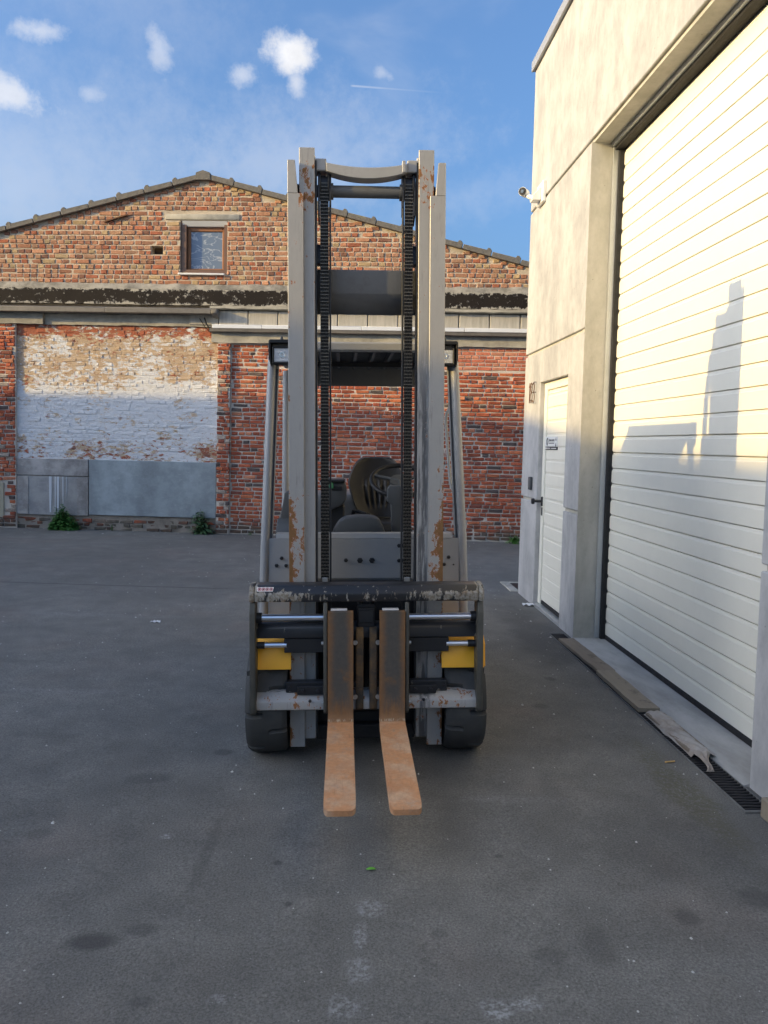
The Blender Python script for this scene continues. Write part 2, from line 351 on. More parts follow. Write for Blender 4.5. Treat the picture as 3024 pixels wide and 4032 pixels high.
def fork_steel():
    h = mat('rusty_fork_steel', rough=.7); c = h.co(); x, y, z = h.sep(c); f = h.noise(55, 6, .7, c); n = h.noise(9, 6, .65, c); s = h.noise(12, 6, .7, h.map(c, (5, 1, .5)))
    e = h.math('ABSOLUTE', h.math('SUBTRACT', h.math('ABSOLUTE', h.math('ADD', x, .004)), .1165))
    edge = h.ss(h.math('ADD', e, h.math('MULTIPLY', h.math('SUBTRACT', n, .5), .05)), .018, .062)
    low = h.ss(h.math('ADD', z, h.math('MULTIPLY', h.math('SUBTRACT', s, .5), .2)), .37, .27)
    band = h.math('MULTIPLY', h.ss(h.math('ABSOLUTE', h.math('SUBTRACT', z, .45)), .06, .01), h.ss(n, .45, .6))
    rr = h.math('MAXIMUM', h.math('MAXIMUM', edge, low), h.math('MULTIPLY', band, .6))
    steel = h.mix(f, (.052, .054, .053), (.115, .10, .08))
    rust = h.mix(f, (.15, .075, .03), (.29, .15, .06))
    shank = h.mix(rr, steel, rust)
    bl = h.mix(h.ss(n, .42, .62), (.54, .27, .125), (.55, .35, .21)); bl = h.mix(h.math('MULTIPLY', h.ss(h.noise(24, 6, .7, c), .52, .68), .55), bl, (.40, .30, .225)); bl = h.mix(1., bl, h.ramp(f, [(.25, .8), (.75, 1.2)]), 'MULTIPLY')
    scr = h.math('MULTIPLY', h.ss(h.noise(34, 5, .75, h.map(c, (3, .12, 3), (1, 5, 2))), .58, .68), .5); bl = h.mix(scr, bl, (.30, .15, .075)); bl = h.mix(h.math('MULTIPLY', h.ss(h.noise(4, 4, .6, h.map(c, (1, 1, 1), (4, 4, 4))), .5, .68), .5), bl, (.42, .18, .07))
    bl = h.mix(h.ss(h.noise(17, 3, .5, h.map(c, (1, 1, 1), (3, 1, 2))), .74, .78), bl, (.07, .03, .02))
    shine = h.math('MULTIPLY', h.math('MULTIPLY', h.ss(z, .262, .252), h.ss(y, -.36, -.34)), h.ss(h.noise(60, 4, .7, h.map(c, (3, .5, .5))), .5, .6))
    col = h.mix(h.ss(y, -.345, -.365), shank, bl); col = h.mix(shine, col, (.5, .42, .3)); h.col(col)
    h.rgh(h.ramp(n, [(.3, .5), (.7, .8)])); h.b.inputs['Metallic'].default_value = .1; h.nrm(h.bump(h.math('ADD', f, n), .25, .004)); return h
def rubber():
    h = mat('tyre_rubber', rough=.75); n = h.noise(12, 6, .7); h.col(h.mix(n, (.028, .030, .030), (.066, .067, .064))); h.nrm(h.bump(h.noise(60, 4, .7), .2, .006)); return h
def wood(name, c0, c1):
    h = mat(name, rough=.85); c = h.co(); g = h.noise(30, 6, .65, h.map(c, (1, .07, 1))); n = h.noise(7, 5, .7, c)
    col = h.mix(g, c0, c1); col = h.mix(h.ss(n, .55, .72), col, tuple(q*.35 for q in c0)); h.col(col); h.nrm(h.bump(g, .4, .006)); return h
def leafm(name, c0, c1):
    h = mat(name, rough=.5); t = h.n.new('ShaderNodeObjectInfo').outputs['Random']; col = h.mix(h.noise(25, 3, .6), c0, c1); h.col(col)
    h.put(h.b.inputs['Subsurface Weight'], .0); return h
def plaster(name, c0, c1, st=.3):
    h = mat(name, rough=.85); c = h.co(); n = h.noise(3.4, 7, .7, c); f = h.noise(26, 6, .7, h.map(c, (.4, 1, 1.6)))
    col = h.mix(h.ss(n, .35, .65), c0, c1); col = h.mix(h.math('MULTIPLY', h.ss(f, .56, .7), .35), col, tuple(min(1, q*1.35) for q in c1)); h.col(col); b_ = h.noise(1.3, 3, .5, h.map(c, (1, 1, .4), (4, 1, 2))); col = h.mix(1., col, h.ramp(b_, [(.35, .82), (.5, 1.), (.62, 1.18)]), 'MULTIPLY'); w_ = h.ss(h.noise(60, 5, .8, h.map(c, (1, 1, .5))), .68, .73); h.col(h.mix(h.math('MULTIPLY', w_, .6), col, (.6, .62, .64))); h.nrm(h.bump(h.math('ADD', n, f), st, .01)); return h

A = {}
A['asphalt'] = asphalt()
A['mortar_hi'] = mortar('pale_mortar', (.50, .42, .31), (.66, .56, .43)); A['mortar_lo'] = mortar('grey_mortar', (.55, .49, .41), (.74, .68, .60))
A['frame'] = paint('dull_galvanised_edge', (.20, .20, .19), .6, .3, .3, .5); A['mortar_dk'] = mortar('sooty_mortar_bed', (.24, .21, .17), (.42, .37, .31)); A['brick_hi'] = brickm('gable_brick', .55, .0); A['brick_lo'] = brickm('red_brick', .85, .9); A['wash'] = whitewash()
A['conc'] = concrete('precast_concrete', (.33, .33, .328), (.50, .495, .485), (1, 1, .6), .12, True, .7); A['conc_rev'] = concrete('reveal_concrete', (.38, .365, .31), (.52, .50, .44), (1, 1, .6), .2)
A['conc_old'] = concrete('old_concrete', (.30, .28, .23), (.50, .47, .39), (1, 1, 1), .6); A['conc_dirty'] = concrete('sooty_mortar', (.16, .15, .125), (.42, .39, .33), (1, 1, 1), .9, True, 1.2); A['conc_block'] = concrete('ribbed_concrete_block', (.36, .34, .29), (.50, .47, .41), (6, 1, .6), .5)
A['slab'] = concrete('floor_concrete', (.30, .29, .265), (.47, .455, .42), (1, .4, 1), .2)
A['bit'] = bitumen(); A['tile'] = roof_tile()
A['zinc'] = paint('weathered_zinc', (.20, .185, .165), .6, .25, .2); A['alu'] = paint('white_aluminium', (.76, .78, .80), .4, .05)
A['coping'] = paint('grey_coping_metal', (.40, .41, .43), .4, .05, .3)
A['white'] = paint('cream_white_door_steel', (.80, .775, .67), .42, .025, 0, .0, .02); A['whitepl'] = paint('white_plastic', (.78, .78, .75), .4, .03)
A['rubber_seal'] = paint('black_rubber_seal', (.015, .015, .016), .7, .1); A['track'] = paint('galvanised_track', (.52, .54, .54), .4, .1, .6)
A['brown'] = paint('brown_window_paint', (.30, .125, .045), .45, .12); A['brown_d'] = paint('dark_brown_window_paint', (.15, .085, .055), .5, .15)
A['glass'] = mat('window_glass', (.16, .21, .29), .06); gl = A['glass']; gn = gl.noise(3.2, 3, .5, gl.map(gl.co(), (1, 1, 1.6)), 1.2); gl.col(gl.mix(gl.math('MULTIPLY', gl.ss(gl.math('ABSOLUTE', gl.math('SUBTRACT', gn, .52)), .025, .004), .55), (.16, .21, .29), (.55, .58, .62))); A['glass'].nrm(A['glass'].bump(A['glass'].noise(2.2, 3, .5), .05, .05))
A['grey'] = paint('grey_truck_paint', (.34, .34, .335), .42, .07, .0, .12); A['grey_d'] = paint('dark_grey_truck_paint', (.115, .118, .12), .5, .15, 0, .3)
A['mast'] = mast_paint(); A['bar'] = mast_paint(0, 'scuffed_bar_paint'); A['sidep'] = paint('worn_olive_black_paint', (.085, .083, .070), .5, .3, .2, .5, .1); A['blackw'] = black_worn(); A['black'] = paint('black_truck_paint', (.014, .015, .017), .5, .2); A['fork'] = fork_steel()
A['chrome'] = mat('chromed_rod', (.85, .86, .90), .30, 1.); A['yellow'] = paint('yellow_fender_paint', (.98, .50, .035), .38, .05, 0, .06)
A['tyre'] = rubber(); A['plastic'] = paint('charcoal_plastic', (.065, .07, .073), .55, .1); A['vinyl'] = paint('black_vinyl', (.018, .018, .019), .5, .1); A['vinyl'].b.inputs['Specular IOR Level'].default_value = .28
A['chain'] = paint('oily_chain_steel', (.030, .027, .024), .42, .3, .6); A['pin'] = paint('chain_pin_steel', (.15, .135, .11), .4, .3, .7)
A['bolt'] = paint('zinc_bolt', (.42, .42, .40), .4, .1, .7); A['brownp'] = plaster('worn_brown_plate', (.05, .05, .045), (.22, .13, .05)); A['green'] = mat('green_button', (.02, .25, .12), .4)
A['lens'] = mat('headlight_lens', (.74, .76, .78), .15, .0); A['lens'].nrm(A['lens'].bump(A['lens'].noise(1, 2, .5, A['lens'].map(A['lens'].co(), (25, 0, 220))), .6, .004))
A['refl'] = mat('headlight_reflector', (.8, .8, .8), .2, 1.)
A['sticker'] = mat('white_sticker', (.7, .68, .66), .5); A['red'] = mat('red_print', (.45, .03, .03), .5); A['ink'] = mat('black_print', (.015, .015, .018), .5)
A['wood1'] = wood('weathered_board', (.16, .125, .09), (.30, .245, .18)); A['wood2'] = wood('timber', (.20, .165, .115), (.34, .285, .21)); A['iron'] = paint('cast_iron', (.022, .022, .025), .55, .25, .3)
A['film'] = plaster('dirty_plastic_film', (.34, .28, .22), (.52, .48, .43), .5)
A['pl_grey'] = plaster('grey_plaster', (.30, .30, .30), (.42, .415, .40)); A['pl_blue'] = plaster('bluegrey_painted_render', (.27, .31, .325), (.36, .41, .43), .15); A['pl_top'] = plaster('rough_grey_render', (.28, .265, .25), (.48, .46, .44), .6)
A['beige'] = paint('beige_metal', (.42, .38, .28), .5, .1)
A['leaf1'] = leafm('nettle_leaf', (.035, .13, .022), (.085, .22, .050)); A['leaf2'] = leafm('buddleia_leaf', (.05, .12, .05), (.11, .19, .085)); A['leaf3'] = leafm('dock_leaf', (.05, .17, .025), (.11, .27, .05))
A['limeleaf'] = mat('fresh_leaf', (.16, .48, .06), .5); A['stem'] = mat('plant_stem', (.06, .08, .03), .7); A['butt'] = mat('cigarette_paper', (.62, .38, .14), .7); A['paperm'] = mat('white_paper', (.62, .62, .62), .8); A['drip'] = mat('white_paint_drip', (.62, .65, .68), .6); A['rust'] = plaster('rusty_iron', (.10, .05, .03), (.2, .1, .05))

# ------------------------------------------------------------------ ground: one sheet to the horizon, cross-fall around the truck
FX, FY = -.0635, 3.79
sst = lambda a, b, v: (lambda t: t*t*(3-2*t))(min(1, max(0, (v-a)/(b-a))))
def gz(x, y):
    w = (1-sst(5.5, 9.5, y))*sst(-12, -6, y)
    t = x-FX
    if t > .95: s = .95*(1-sst(.95, 1.45, t))
    elif t < -1.4: s = -1.4*(1-sst(1.4, 6, -t))
    else: s = t
    return .0205*s*w
xs = [-400, -120, -45, -22, -14] + list(np.arange(-10, 4.01, .2)) + [6, 9, 14, 30, 120, 400]
ys = [-400, -120, -40, -16] + list(np.arange(-8, 14.01, .25)) + [17, 25, 60, 150, 500]
gv = [(x, y, gz(x, y)) for x in xs for y in ys]; ny = len(ys)
gf = [(i*ny+j, (i+1)*ny+j, (i+1)*ny+j+1, i*ny+j+1) for i in range(len(xs)-1) for j in range(ny-1)]
tag(raw('ground', gv, gf, A['asphalt'], smooth=True), kind='structure')

# ------------------------------------------------------------------ brick building at the back
bw = thing('brick_workshop', 'old red brick workshop with tiled gable and half whitewashed wall behind the forklift', 'brick building', (-2, 12.43, 0), (0, 0, -.055))
APX, APZ = -.94, 5.60
def rl(x): return APZ - .2595*abs(x-APX) if x < APX else APZ - .2575*abs(x-APX)
def wall_cols(mb, x0, x1, z0, top, holes, y0, y1):
    cuts = sorted({x0, x1, *[h_[0] for h_ in holes], *[h_[1] for h_ in holes]})
    if x0 < APX < x1 and top is rl: cuts = sorted(set(cuts) | {APX})
    for a, b in zip(cuts, cuts[1:]):
        hs = sorted((h_ for h_ in holes if h_[0] <= a and h_[1] >= b), key=lambda q: q[2]); z = z0
        for h_ in hs: mb.box(a, b, y0, y1, z, h_[2]); z = h_[3]
        ta, tb = (top(a), top(b)) if callable(top) else (top, top)
        mb.prism([(a, z), (b, z), (b, tb), (a, ta)], 'y', y0, y1)
WIN = (-1.315, -.562, 4.115, 4.955); HOLE = (-1.785, -1.592, 4.42, 4.555); LIN = (-1.56, -.36, 4.957, 5.10)
mb = MB(); wall_cols(mb, -7.3, 5.7, 3.60, rl, [WIN, HOLE], 0, .3); mb.build('gable_wall', A['mortar_hi'], bw)
MB().box(-7.3, -3.995, -.02, .3, 0, 3.3).build('left_pier', A['mortar_lo'], bw); MB().box(-.69, -.49, -.02, .3, 0, 3.1).build('middle_pier', A['mortar_lo'], bw); MB().box(-.488, 5.7, .025, .3, 0, 3.1).build('lower_wall', A['mortar_lo'], bw)
MB().box(-7.3, 5.7, .09, .3, 3.1, 3.6).build('backing_wall', A['conc_old'], bw)
nn = []
def grow(x0, x1, z0, z1, course, lens, ok, y, proud, pal, tilt, jit, jt=.012):
    """rows of bricks, English-bond like: returns a list of (xa, xb, za, zb, y, colour ...)"""
    out = []; z = z0; k = 0
    while z + course*.6 < z1:
        hdr = k % 2; k += 1; x = x0 - rng.random()*.1
        cw = course*(1+rng.uniform(-.03, .03)); zt = min(z+cw-jt, z1)
        while x < x1:
            L = rng.choice(lens[hdr])*rng.uniform(.93, 1.07); a, b = max(x, x0), min(x+L, x1)
            wz = .005*math.sin(x*1.7+k)
            for hh in (WIN, HOLE, LIN):
                if zt > hh[2]+.012 and z < hh[3]-.012 and a < hh[1] and b > hh[0] and z0 > 3.5:
                    if a < hh[0]: b = min(b, hh[0]-.004)
                    elif b > hh[1]: a = max(a, hh[1]+.004)
                    else: b = a
            if b-a > .03 and ok(a, b, z, zt): out.append((a, b, z+wz, zt+wz, y, rng.choice(pal), rng.uniform(*proud), tilt, jit))
            x += L + jt*rng.uniform(.8, 1.5)
        z += cw
    return out
def bverts(q):
    a, b, z0, z1, y, c, p, ti, j = q; J = lambda: rng.uniform(-j, j)
    cor = [(a+J(), z0+J()), (b+J(), z0+J()), (b+J(), z1+J()), (a+J(), z1+J())]; cx, cz = (a+b)/2, (z0+z1)/2
    sx, sz = rng.gauss(0, ti), rng.gauss(0, ti); V = []
    dep = lambda X, Z: y - p + (X-cx)*sx + (Z-cz)*sz
    V += [(X, y+.02, Z) for X, Z in cor]
    V += [(X, dep(X, Z)+.005+abs(J()), Z) for X, Z in cor]
    i = .007; V += [(X+(i if X < cx else -i), dep(X, Z)-abs(J())*.6, Z+(i if Z < cz else -i)) for X, Z in cor]
    return V
BF = [(0, 1, 5, 4), (1, 2, 6, 5), (2, 3, 7, 6), (3, 0, 4, 7), (4, 5, 9, 8), (5, 6, 10, 9), (6, 7, 11, 10), (7, 4, 8, 11), (8, 9, 10, 11)]
def bmesh_out(lst, name, material, parent, stuff=True):
    V, F, T = [], [], []
    for q in lst:
        o = len(V); V += bverts(q); F += [tuple(i+o for i in f) for f in BF]; v = rng.uniform(.82, 1.15); T += [(*[min(1, k*v) for k in q[5]], 1)]*12
    o = raw(name, V, F, material, parent, T)
    if stuff: o['kind'] = 'stuff'
    return o
red1, red2, org, buf, drk, mar = (.37, .14, .075), (.30, .095, .05), (.43, .20, .11), (.42, .29, .15), (.09, .07, .055), (.21, .085, .055)
palg = [(.42, .19, .105)]*5 + [(.47, .235, .135)]*6 + [(.46, .32, .17)]*2 + [(.26, .12, .075)]*2 + [(.40, .13, .065)]*2 + [(.40, .22, .13)]*3
pall = [(.46, .118, .055)]*6 + [(.38, .092, .045)]*5 + [(.53, .16, .07)]*4 + [(.27, .085, .055)]*2 + [(.12, .09, .08)] + [(.56, .22, .12)]
St, Hd = [.205, .2, .21], [.098, .1, .095]
mixg = [Hd*6 + St, Hd*9 + St]
out = lambda h_, a, b, z, t: b < h_[0]+.005 or a > h_[1]-.005 or t < h_[2]+.005 or z > h_[3]-.005
def okg(a, b, z, t):
    if t > min(rl(a), rl(b)) - .035: return False
    return True
hi = grow(-4.6, 4.4, 3.96, 5.6, .0765, mixg, okg, 0, (.005, .015), palg, .045, .0045, .016)
# raked cut bricks that follow the verge
for sgn in (-1, 1):
    x = APX + sgn*.08
    while -4.5 < x < 4.4:
        L = rng.choice([.1, .1, .12]); xa, xb = (x, x+L) if sgn > 0 else (x-L, x)
        zt = min(rl(xa), rl(xb)) - .006
        if rng.random() < .8: hi.append((xa, xb, zt-.055, zt-.004, 0, rng.choice(palg), .014, .08, .008))
        x += sgn*(L+.016)
lowok = lambda a, b, z, t: True
lo = grow(-.47, 4.45, .02, 2.68, .0632, [St*3+Hd, Hd*4+St], lowok, .025, (.009, .018), pall, .065, .004, .015)
lo += grow(-.69, -.486, .02, 3.03, .0632, [[.2], [.09, .095]], lowok, -.02, (.006, .022), pall+[(.4, .33, .27)]*3, .09, .007)
lo += grow(-5.2, -4.005, .02, 3.3, .0632, [St, Hd], lambda a, b, z, t: a > -4.19 or z > .74 or z < .15, -.02, (.006, .024), pall+[(.4, .33, .27)]*2, .08, .006)
fresh = grow(-.47, 4.45, 2.69, 3.03, .0600, [St, Hd], lambda a, b, z, t: a > 1.2 or True, .025, (.006, .010), [(.60, .20, .12), (.62, .26, .16), (.56, .17, .10)], .012, .002)
lo += [(*q[:5], q[5] if q[0] > 2.3 else rng.choice(pall), q[6], .012 if q[0] > 2.3 else .07, q[8]) for q in fresh]
plinth = grow(-3.995, -.69, .0, .22, .0632, [St, Hd], lowok, .03, (-.004, .02), pall[:8]+[(.28, .22, .17)]*8, .1, .009)
wash = grow(-3.985, -.70, 1.17, 3.29, .0640, [St*2+Hd, Hd*3+St], lambda a, b, z, t: True, .03, (.004, .014), pall, .035, .006, .010)
seen = [q for q in hi if q[0] > -4.3 and q[1] < 4.25] + [q for q in lo if q[0] > 1.15 and q[1] < 4.2 or -.7 < q[0] < -.1]
seen.sort(key=lambda q: -(q[1]-q[0])*(q[3]-q[2])); singles = set(map(id, seen[:298]))
for q in [q for q in seen[:298]]:
    bmesh_out([q], 'brick', A['brick_hi'] if q[2] > 3.5 else A['brick_lo'], bw, False)
bmesh_out([q for q in hi if id(q) not in singles], 'gable_brickwork', A['brick_hi'], bw)
bmesh_out([q for q in lo+plinth if id(q) not in singles], 'lower_brickwork', A['brick_lo'], bw)
w_ = bmesh_out(wash, 'whitewashed_brickwork', A['wash'], bw)
raw('whitewashed_wall', [(-3.995, .022, 1.12), (-.69, .022, 1.12), (-.69, .022, 3.3), (-3.995, .022, 3.3)], [(0, 1, 2, 3)], A['wash'], bw, [(.3, .1, .06, 1)]*4)
MB().box(-3.994, -.691, .025, .3, 0, 1.118).build('plinth_core', A['mortar_dk'], bw)
# iron strap set in the gable and the dark back of the small hole
MB().prism([(-2.53, 4.905), (-2.16, 5.015), (-2.16, 5.035), (-2.53, 4.925)], 'y', -.05, .02).build('iron_strap', A['rust'], bw)
MB().box(HOLE[0]-.02, HOLE[1]+.02, .16, .18, HOLE[2]-.02, HOLE[3]+.02).build('hole_back', A['brownp'], bw)
# roof and its verge tiles
mb = MB(); mb.prism([(-7.5, rl(-7.5)+.01), (APX, APZ+.01), (5.9, rl(5.9)+.01), (5.9, rl(5.9)+.05), (APX, APZ+.05), (-7.5, rl(-7.5)+.05)], 'y', .12, 7); mb.build('roof', A['tile'], bw)
def verge(xa, xb):
    za, zb = rl(xa), rl(xb); t = .075; L = math.hypot(xb-xa, zb-za); ux, uz = (xb-xa)/L, (zb-za)/L; nx, nz = -uz*(1 if ux > 0 else -1), abs(ux)
    P = lambda s_, t_: (xa+ux*s_+nx*t_, za+uz*s_+nz*t_)
    j = rng.uniform(-.004, .004)
    pts = [P(0, -.012), P(L-.012, -.012), P(L-.012, t+j), P(L-.05, t+.032+j), P(L-.085, t+.030+j), P(L-.095, t-.004+j), P(0, t-.012+j)]
    MB().prism(pts, 'y', -.075, .22, .005).build('roof_tile', A['tile'], bw)
x = APX-.04
while x > -7.2: verge(x, x-.448) ; x -= .448
x = APX+.04
while x < 5.6: verge(x, x+.448); x += .448
MB().prism([(APX-.12, APZ-.04), (APX+.12, APZ-.04), (APX+.11, APZ+.068), (APX, APZ+.104), (APX-.11, APZ+.068)], 'y', -.083, 7).build('ridge_tile', A['tile'], bw)
# window: recessed brown frame, white head and sill
wn = MB()
for a in ((-1.315, -1.225, 4.115, 4.955), (-.617, -.562, 4.115, 4.955), (-1.225, -.617, 4.115, 4.195)): wn.box(a[0], a[1], .02, .13, a[2], a[3])
wn = wn.build('window', A['brown_d'], bw)
MB().prism([(-.014, 4.946), (.035, 4.872), (.13, 4.872), (.13, 4.946)], 'x', -1.285, -.566).build('window_head', A['whitepl'], wn)
mb = MB()
for a in ((-1.225, -1.172, 4.195, 4.87), (-.664, -.617, 4.195, 4.87), (-1.172, -.664, 4.195, 4.226), (-1.172, -.664, 4.806, 4.87)): mb.box(a[0], a[1], .085, .12, a[2], a[3], .006)
mb.build('sash', A['brown'], wn)
MB().box(-1.175, -.66, .105, .112, 4.224, 4.81).build('pane', A['glass'], wn)
MB().prism([(-.06, 4.10), (-.06, 4.128), (.09, 4.14), (.09, 4.10)], 'x', -1.335, -.595, .004).build('sill', A['whitepl'], wn)
MB().box(-1.555, -.362, -.022, .1, 4.962, 5.05, .012, 2).build('window_lintel', A['conc_old'], bw)
for q in grow(-1.55, -.37, 5.052, 5.10, .05, [St, St], lowok, 0, (.012, .02), [mar, drk, (.2, .12, .09)], .05, .004)[:7]: bmesh_out([q], 'brick', A['brick_hi'], bw, False)
# band courses between gable and lower wall
def strip(name, x0, x1, yz, material, n=60, wob=.006, parent=bw):
    sec = []
    for i in range(n+1):
        X = x0+(x1-x0)*i/n; dz, dy = rng.uniform(-wob, wob), rng.uniform(-wob, wob)
        sec.append([(X, a+dy*(a < .08), b+dz) for a, b in yz])
    return MB().loft(sec).build(name, material, parent, 40)
strip('mortar_weathering', -7.3, 5.7, [(-.015, 3.965), (-.075, 3.875), (-.075, 3.85), (.1, 3.85), (.1, 3.965)], A['conc_dirty'], 90, .014)
strip('bitumen_band', -7.3, 5.7, [(-.09, 3.865), (-.095, 3.62), (.1, 3.62), (.1, 3.865)], A['bit'], 90, .007)
strip('drip_ledge', -.80, 5.7, [(-.115, 3.612), (-.115, 3.572), (.1, 3.555), (.1, 3.612)], A['conc_old'], 50, .006)
x = -1.15; 
while x < 5.6:
    MB().box(x, x+.462, -.03, .12, 3.322, 3.552, .010).build('concrete_block', A['conc_block'], bw); x += .474
for a, b, y in ((-7.3, -3.525, -.06), (-3.515, -.80, -.01)): strip('concrete_lintel', a, b, [(y, 3.47), (y, 3.298), (.12, 3.298), (.12, 3.47)], A['conc_old'], 30, .005)
strip('concrete_lintel', -.79, 5.7, [(-.03, 3.24), (-.035, 3.048), (.1, 3.048), (.1, 3.24)], A['conc_old'], 50, .007)
x = -7.4
for b in (-5.9, -4.2, -2.45, -.76):
    MB().prism([(-.20, 3.475), (-.205, 3.545), (-.13, 3.572), (.05, 3.585), (.05, 3.475)], 'x', x, b-.004, .003).build('zinc_flashing', A['zinc'], bw); x = b
MB().prism([(-.20, 3.48), (-.205, 3.55), (.05, 3.585), (.05, 3.43), (-.1, 3.44)], 'x', -.76, -.665, .003).build('flashing_end', A['zinc'], bw)
MB().tube([(-.9, -.06, 3.43), (-.86, -.08, 3.33), (-.82, -.07, 3.27), (-.80, -.05, 3.2)], .012, 6).tube([(-.98, -.05, 3.42), (-.9, -.05, 3.3), (-.83, -.06, 3.22)], .007, 6).build('loose_cable', A['rubber_seal'], bw)
x = -.755
for b in (.035, 1.6, 3.2, 4.8, 5.7):
    MB().prism([(-.135, 3.262), (-.135, 3.322), (-.115, 3.325), (.05, 3.33), (.05, 3.262)], 'x', x, b-.006, .003).build('gutter', A['alu'], bw); x = b
strip('gutter_board', -.80, 5.7, [(-.13, 3.258), (-.12, 3.212), (.05, 3.20), (.05, 3.258)], A['zinc'], 40, .004)
# plastered panels under the whitewash
MB().box(-3.99, -2.80, -.012, .05, .865, 1.145, .01).build('rough_render', A['pl_top'], bw); MB().box(-3.985, -2.803, -.004, .05, .225, .858, .006).build('grey_plaster_panel', A['pl_grey'], bw)
for a, b in ((-3.985, -3.80), (-2.985, -2.806)): strip('plaster_margin', a, b, [(-.012, .85), (-.012, .235), (.03, .235), (.03, .85)], A['pl_top'], 4, .004)
MB().box(-2.79, -.70, -.010, .05, .245, 1.145, .008).build('painted_render_panel', A['pl_blue'], bw)
mb = MB()
for x, w, z in ((-3.43, .045, .27), (-3.35, .018, .29), (-3.305, .04, .26), (-3.22, .016, .3), (-3.16, .007, .6)): mb.prism([(x-w/2, .855), (x+w/2, .855), (x+w*.4, .5), (x+w*.25, z), (x-w*.25, z), (x-w*.4, .5)], 'y', -.010, -.001)
mb.build('paint_drip', A['drip'], bw)
MB().box(-4.60, -4.195, -.045, .0, .165, .735, .006).build('metal_cover', A['beige'], bw)

# ------------------------------------------------------------------ concrete garage on the right: local x = into the wall, y = along it, z up
gg = thing('concrete_garage', 'pale precast concrete garage with tall cream roller door along the yard', 'garage building', (1.52, 6.07, 0), (0, 0, .058))
def slabp(y0, y1, z0, z1, x1=.22, x0=0): return MB().box(x0, x1, y0, y1, z0, z1, .006).build('concrete_panel', A['conc'], gg)
JZ = [0, .982, 2.408, 3.834, 5.24]; DH = (.40, 1.29, 2.115); N0, N1 = -9, 1.905
for z0, z1 in ((-.1, .982), (1.012, 2.408)):
    slabp(0, DH[0], z0, z1); slabp(DH[1], N1, z0, z1)
MB().box(0, .22, DH[0], DH[1], DH[2], 2.408, .004).build('concrete_panel', A['conc'], gg)
slabp(0, N1, 2.436, 3.834); slabp(N0, N1, 3.862, 5.24)
for z0, z1 in ((-.1, .982), (1.012, 2.408), (2.436, 3.834)): slabp(N0, -2.66, z0, z1)
mb = MB(); mb.box(.02, .2, .012, DH[0]-.002, .98, 1.014); mb.box(.02, .2, DH[1]+.002, N1-.01, .98, 1.014); mb.box(.02, .2, .012, N1-.01, 2.406, 2.438); mb.box(.02, .2, N0, N1-.01, 3.832, 3.864)
for z in (.997, 2.422): mb.box(.02, .2, N0, -2.675, z-.017, z+.017)
mb.build('joint_filler', A['conc_rev'], gg)
mb = MB(); mb.box(.223, 9, N1-.2, N1-.003, -.1, 5.235); mb.box(.5, 9, N0, N1-.2, 5.0, 5.2); mb.box(.6, .8, N0, N1-.2, -.1, 5.0); mb.build('garage_shell', A['conc_rev'], gg)
MB().prism([(-.035, 5.235), (-.035, 5.335), (.35, 5.335), (.35, 5.243), (-.012, 5.243)], 'y', N0, N1+.03, .004).build('roof_coping', A['coping'], gg)
# reveals of the big opening
mb = MB(); mb.box(.012, .21, .003, .10, -.05, 3.83); mb.build('door_jamb', A['conc_rev'], gg)
MB().box(.2205, .30, -.002, .12, -.05, 3.9).build('door_jamb', A['conc_rev'], gg)
raw('jamb_face', [(.001, -.0025, 0), (.222, -.0025, 0), (.222, -.0025, 3.836), (.001, -.0025, 3.836)], [(0, 1, 2, 3)], A['conc_rev'], gg)
raw('lintel_soffit', [(.001, -2.66, 3.8585), (.001, -.0, 3.8585), (.26, -.0, 3.8585), (.26, -2.66, 3.8585)], [(0, 1, 2, 3)], A['conc_rev'], gg)
MB().box(.2205, .40, -2.75, .12, 3.83, 4.1).build('lintel_back', A['conc_rev'], gg)
mb = MB(); mb.box(.165, .203, -.026, -.006, .015, 3.83); mb.box(.15, .175, -2.66, -.02, 3.80, 3.83); mb.build('guide_rail', A['track'], gg)
mb = MB(); mb.box(.205, .245, -.052, -.004, .012, 3.845); mb.box(.175, .24, -2.66, -.02, 3.775, 3.857); mb.build('edge_seal', A['rubber_seal'], gg)
sd = B1(.262, .30, -2.70, -.045, .03, 3.85).build('sectional_door', A['white'], gg); sl = None
zs = [.048, .157] + [.157+.1202*i for i in range(1, 31)]
for a, b in zip(zs, zs[1:]):
    i = zs.index(a); seam = i % 5 == 2; g = .004 if seam else .0024
    pts = [(.262, a+g), (.2425, a+g), (.2405, a+g+.002), (.2405, b-.024), (.2432, b-.018), (.2440, b-g), (.262, b-g)]
    MB().prism(pts, 'y', -2.69, -.052).build('slat', A['white'], sd, 20)
MB().box(.238, .262, -2.69, -.052, .008, .050, .006).build('bottom_seal', A['rubber_seal'], sd)
mb = MB()
for z in zs[1:]: mb.box(.236, .242, -.066, -.052, z-.012, z+.012)
mb.build('edge_clip', A['rubber_seal'], sd)
# scuff dent in the low slat, threshold slab
MB().prism([(-.025, -.05), (-.025, .006), (.0, .012), (.30, .014), (.30, -.05)], 'y', -2.66, -.003).build('threshold_slab', A['slab'], gg)
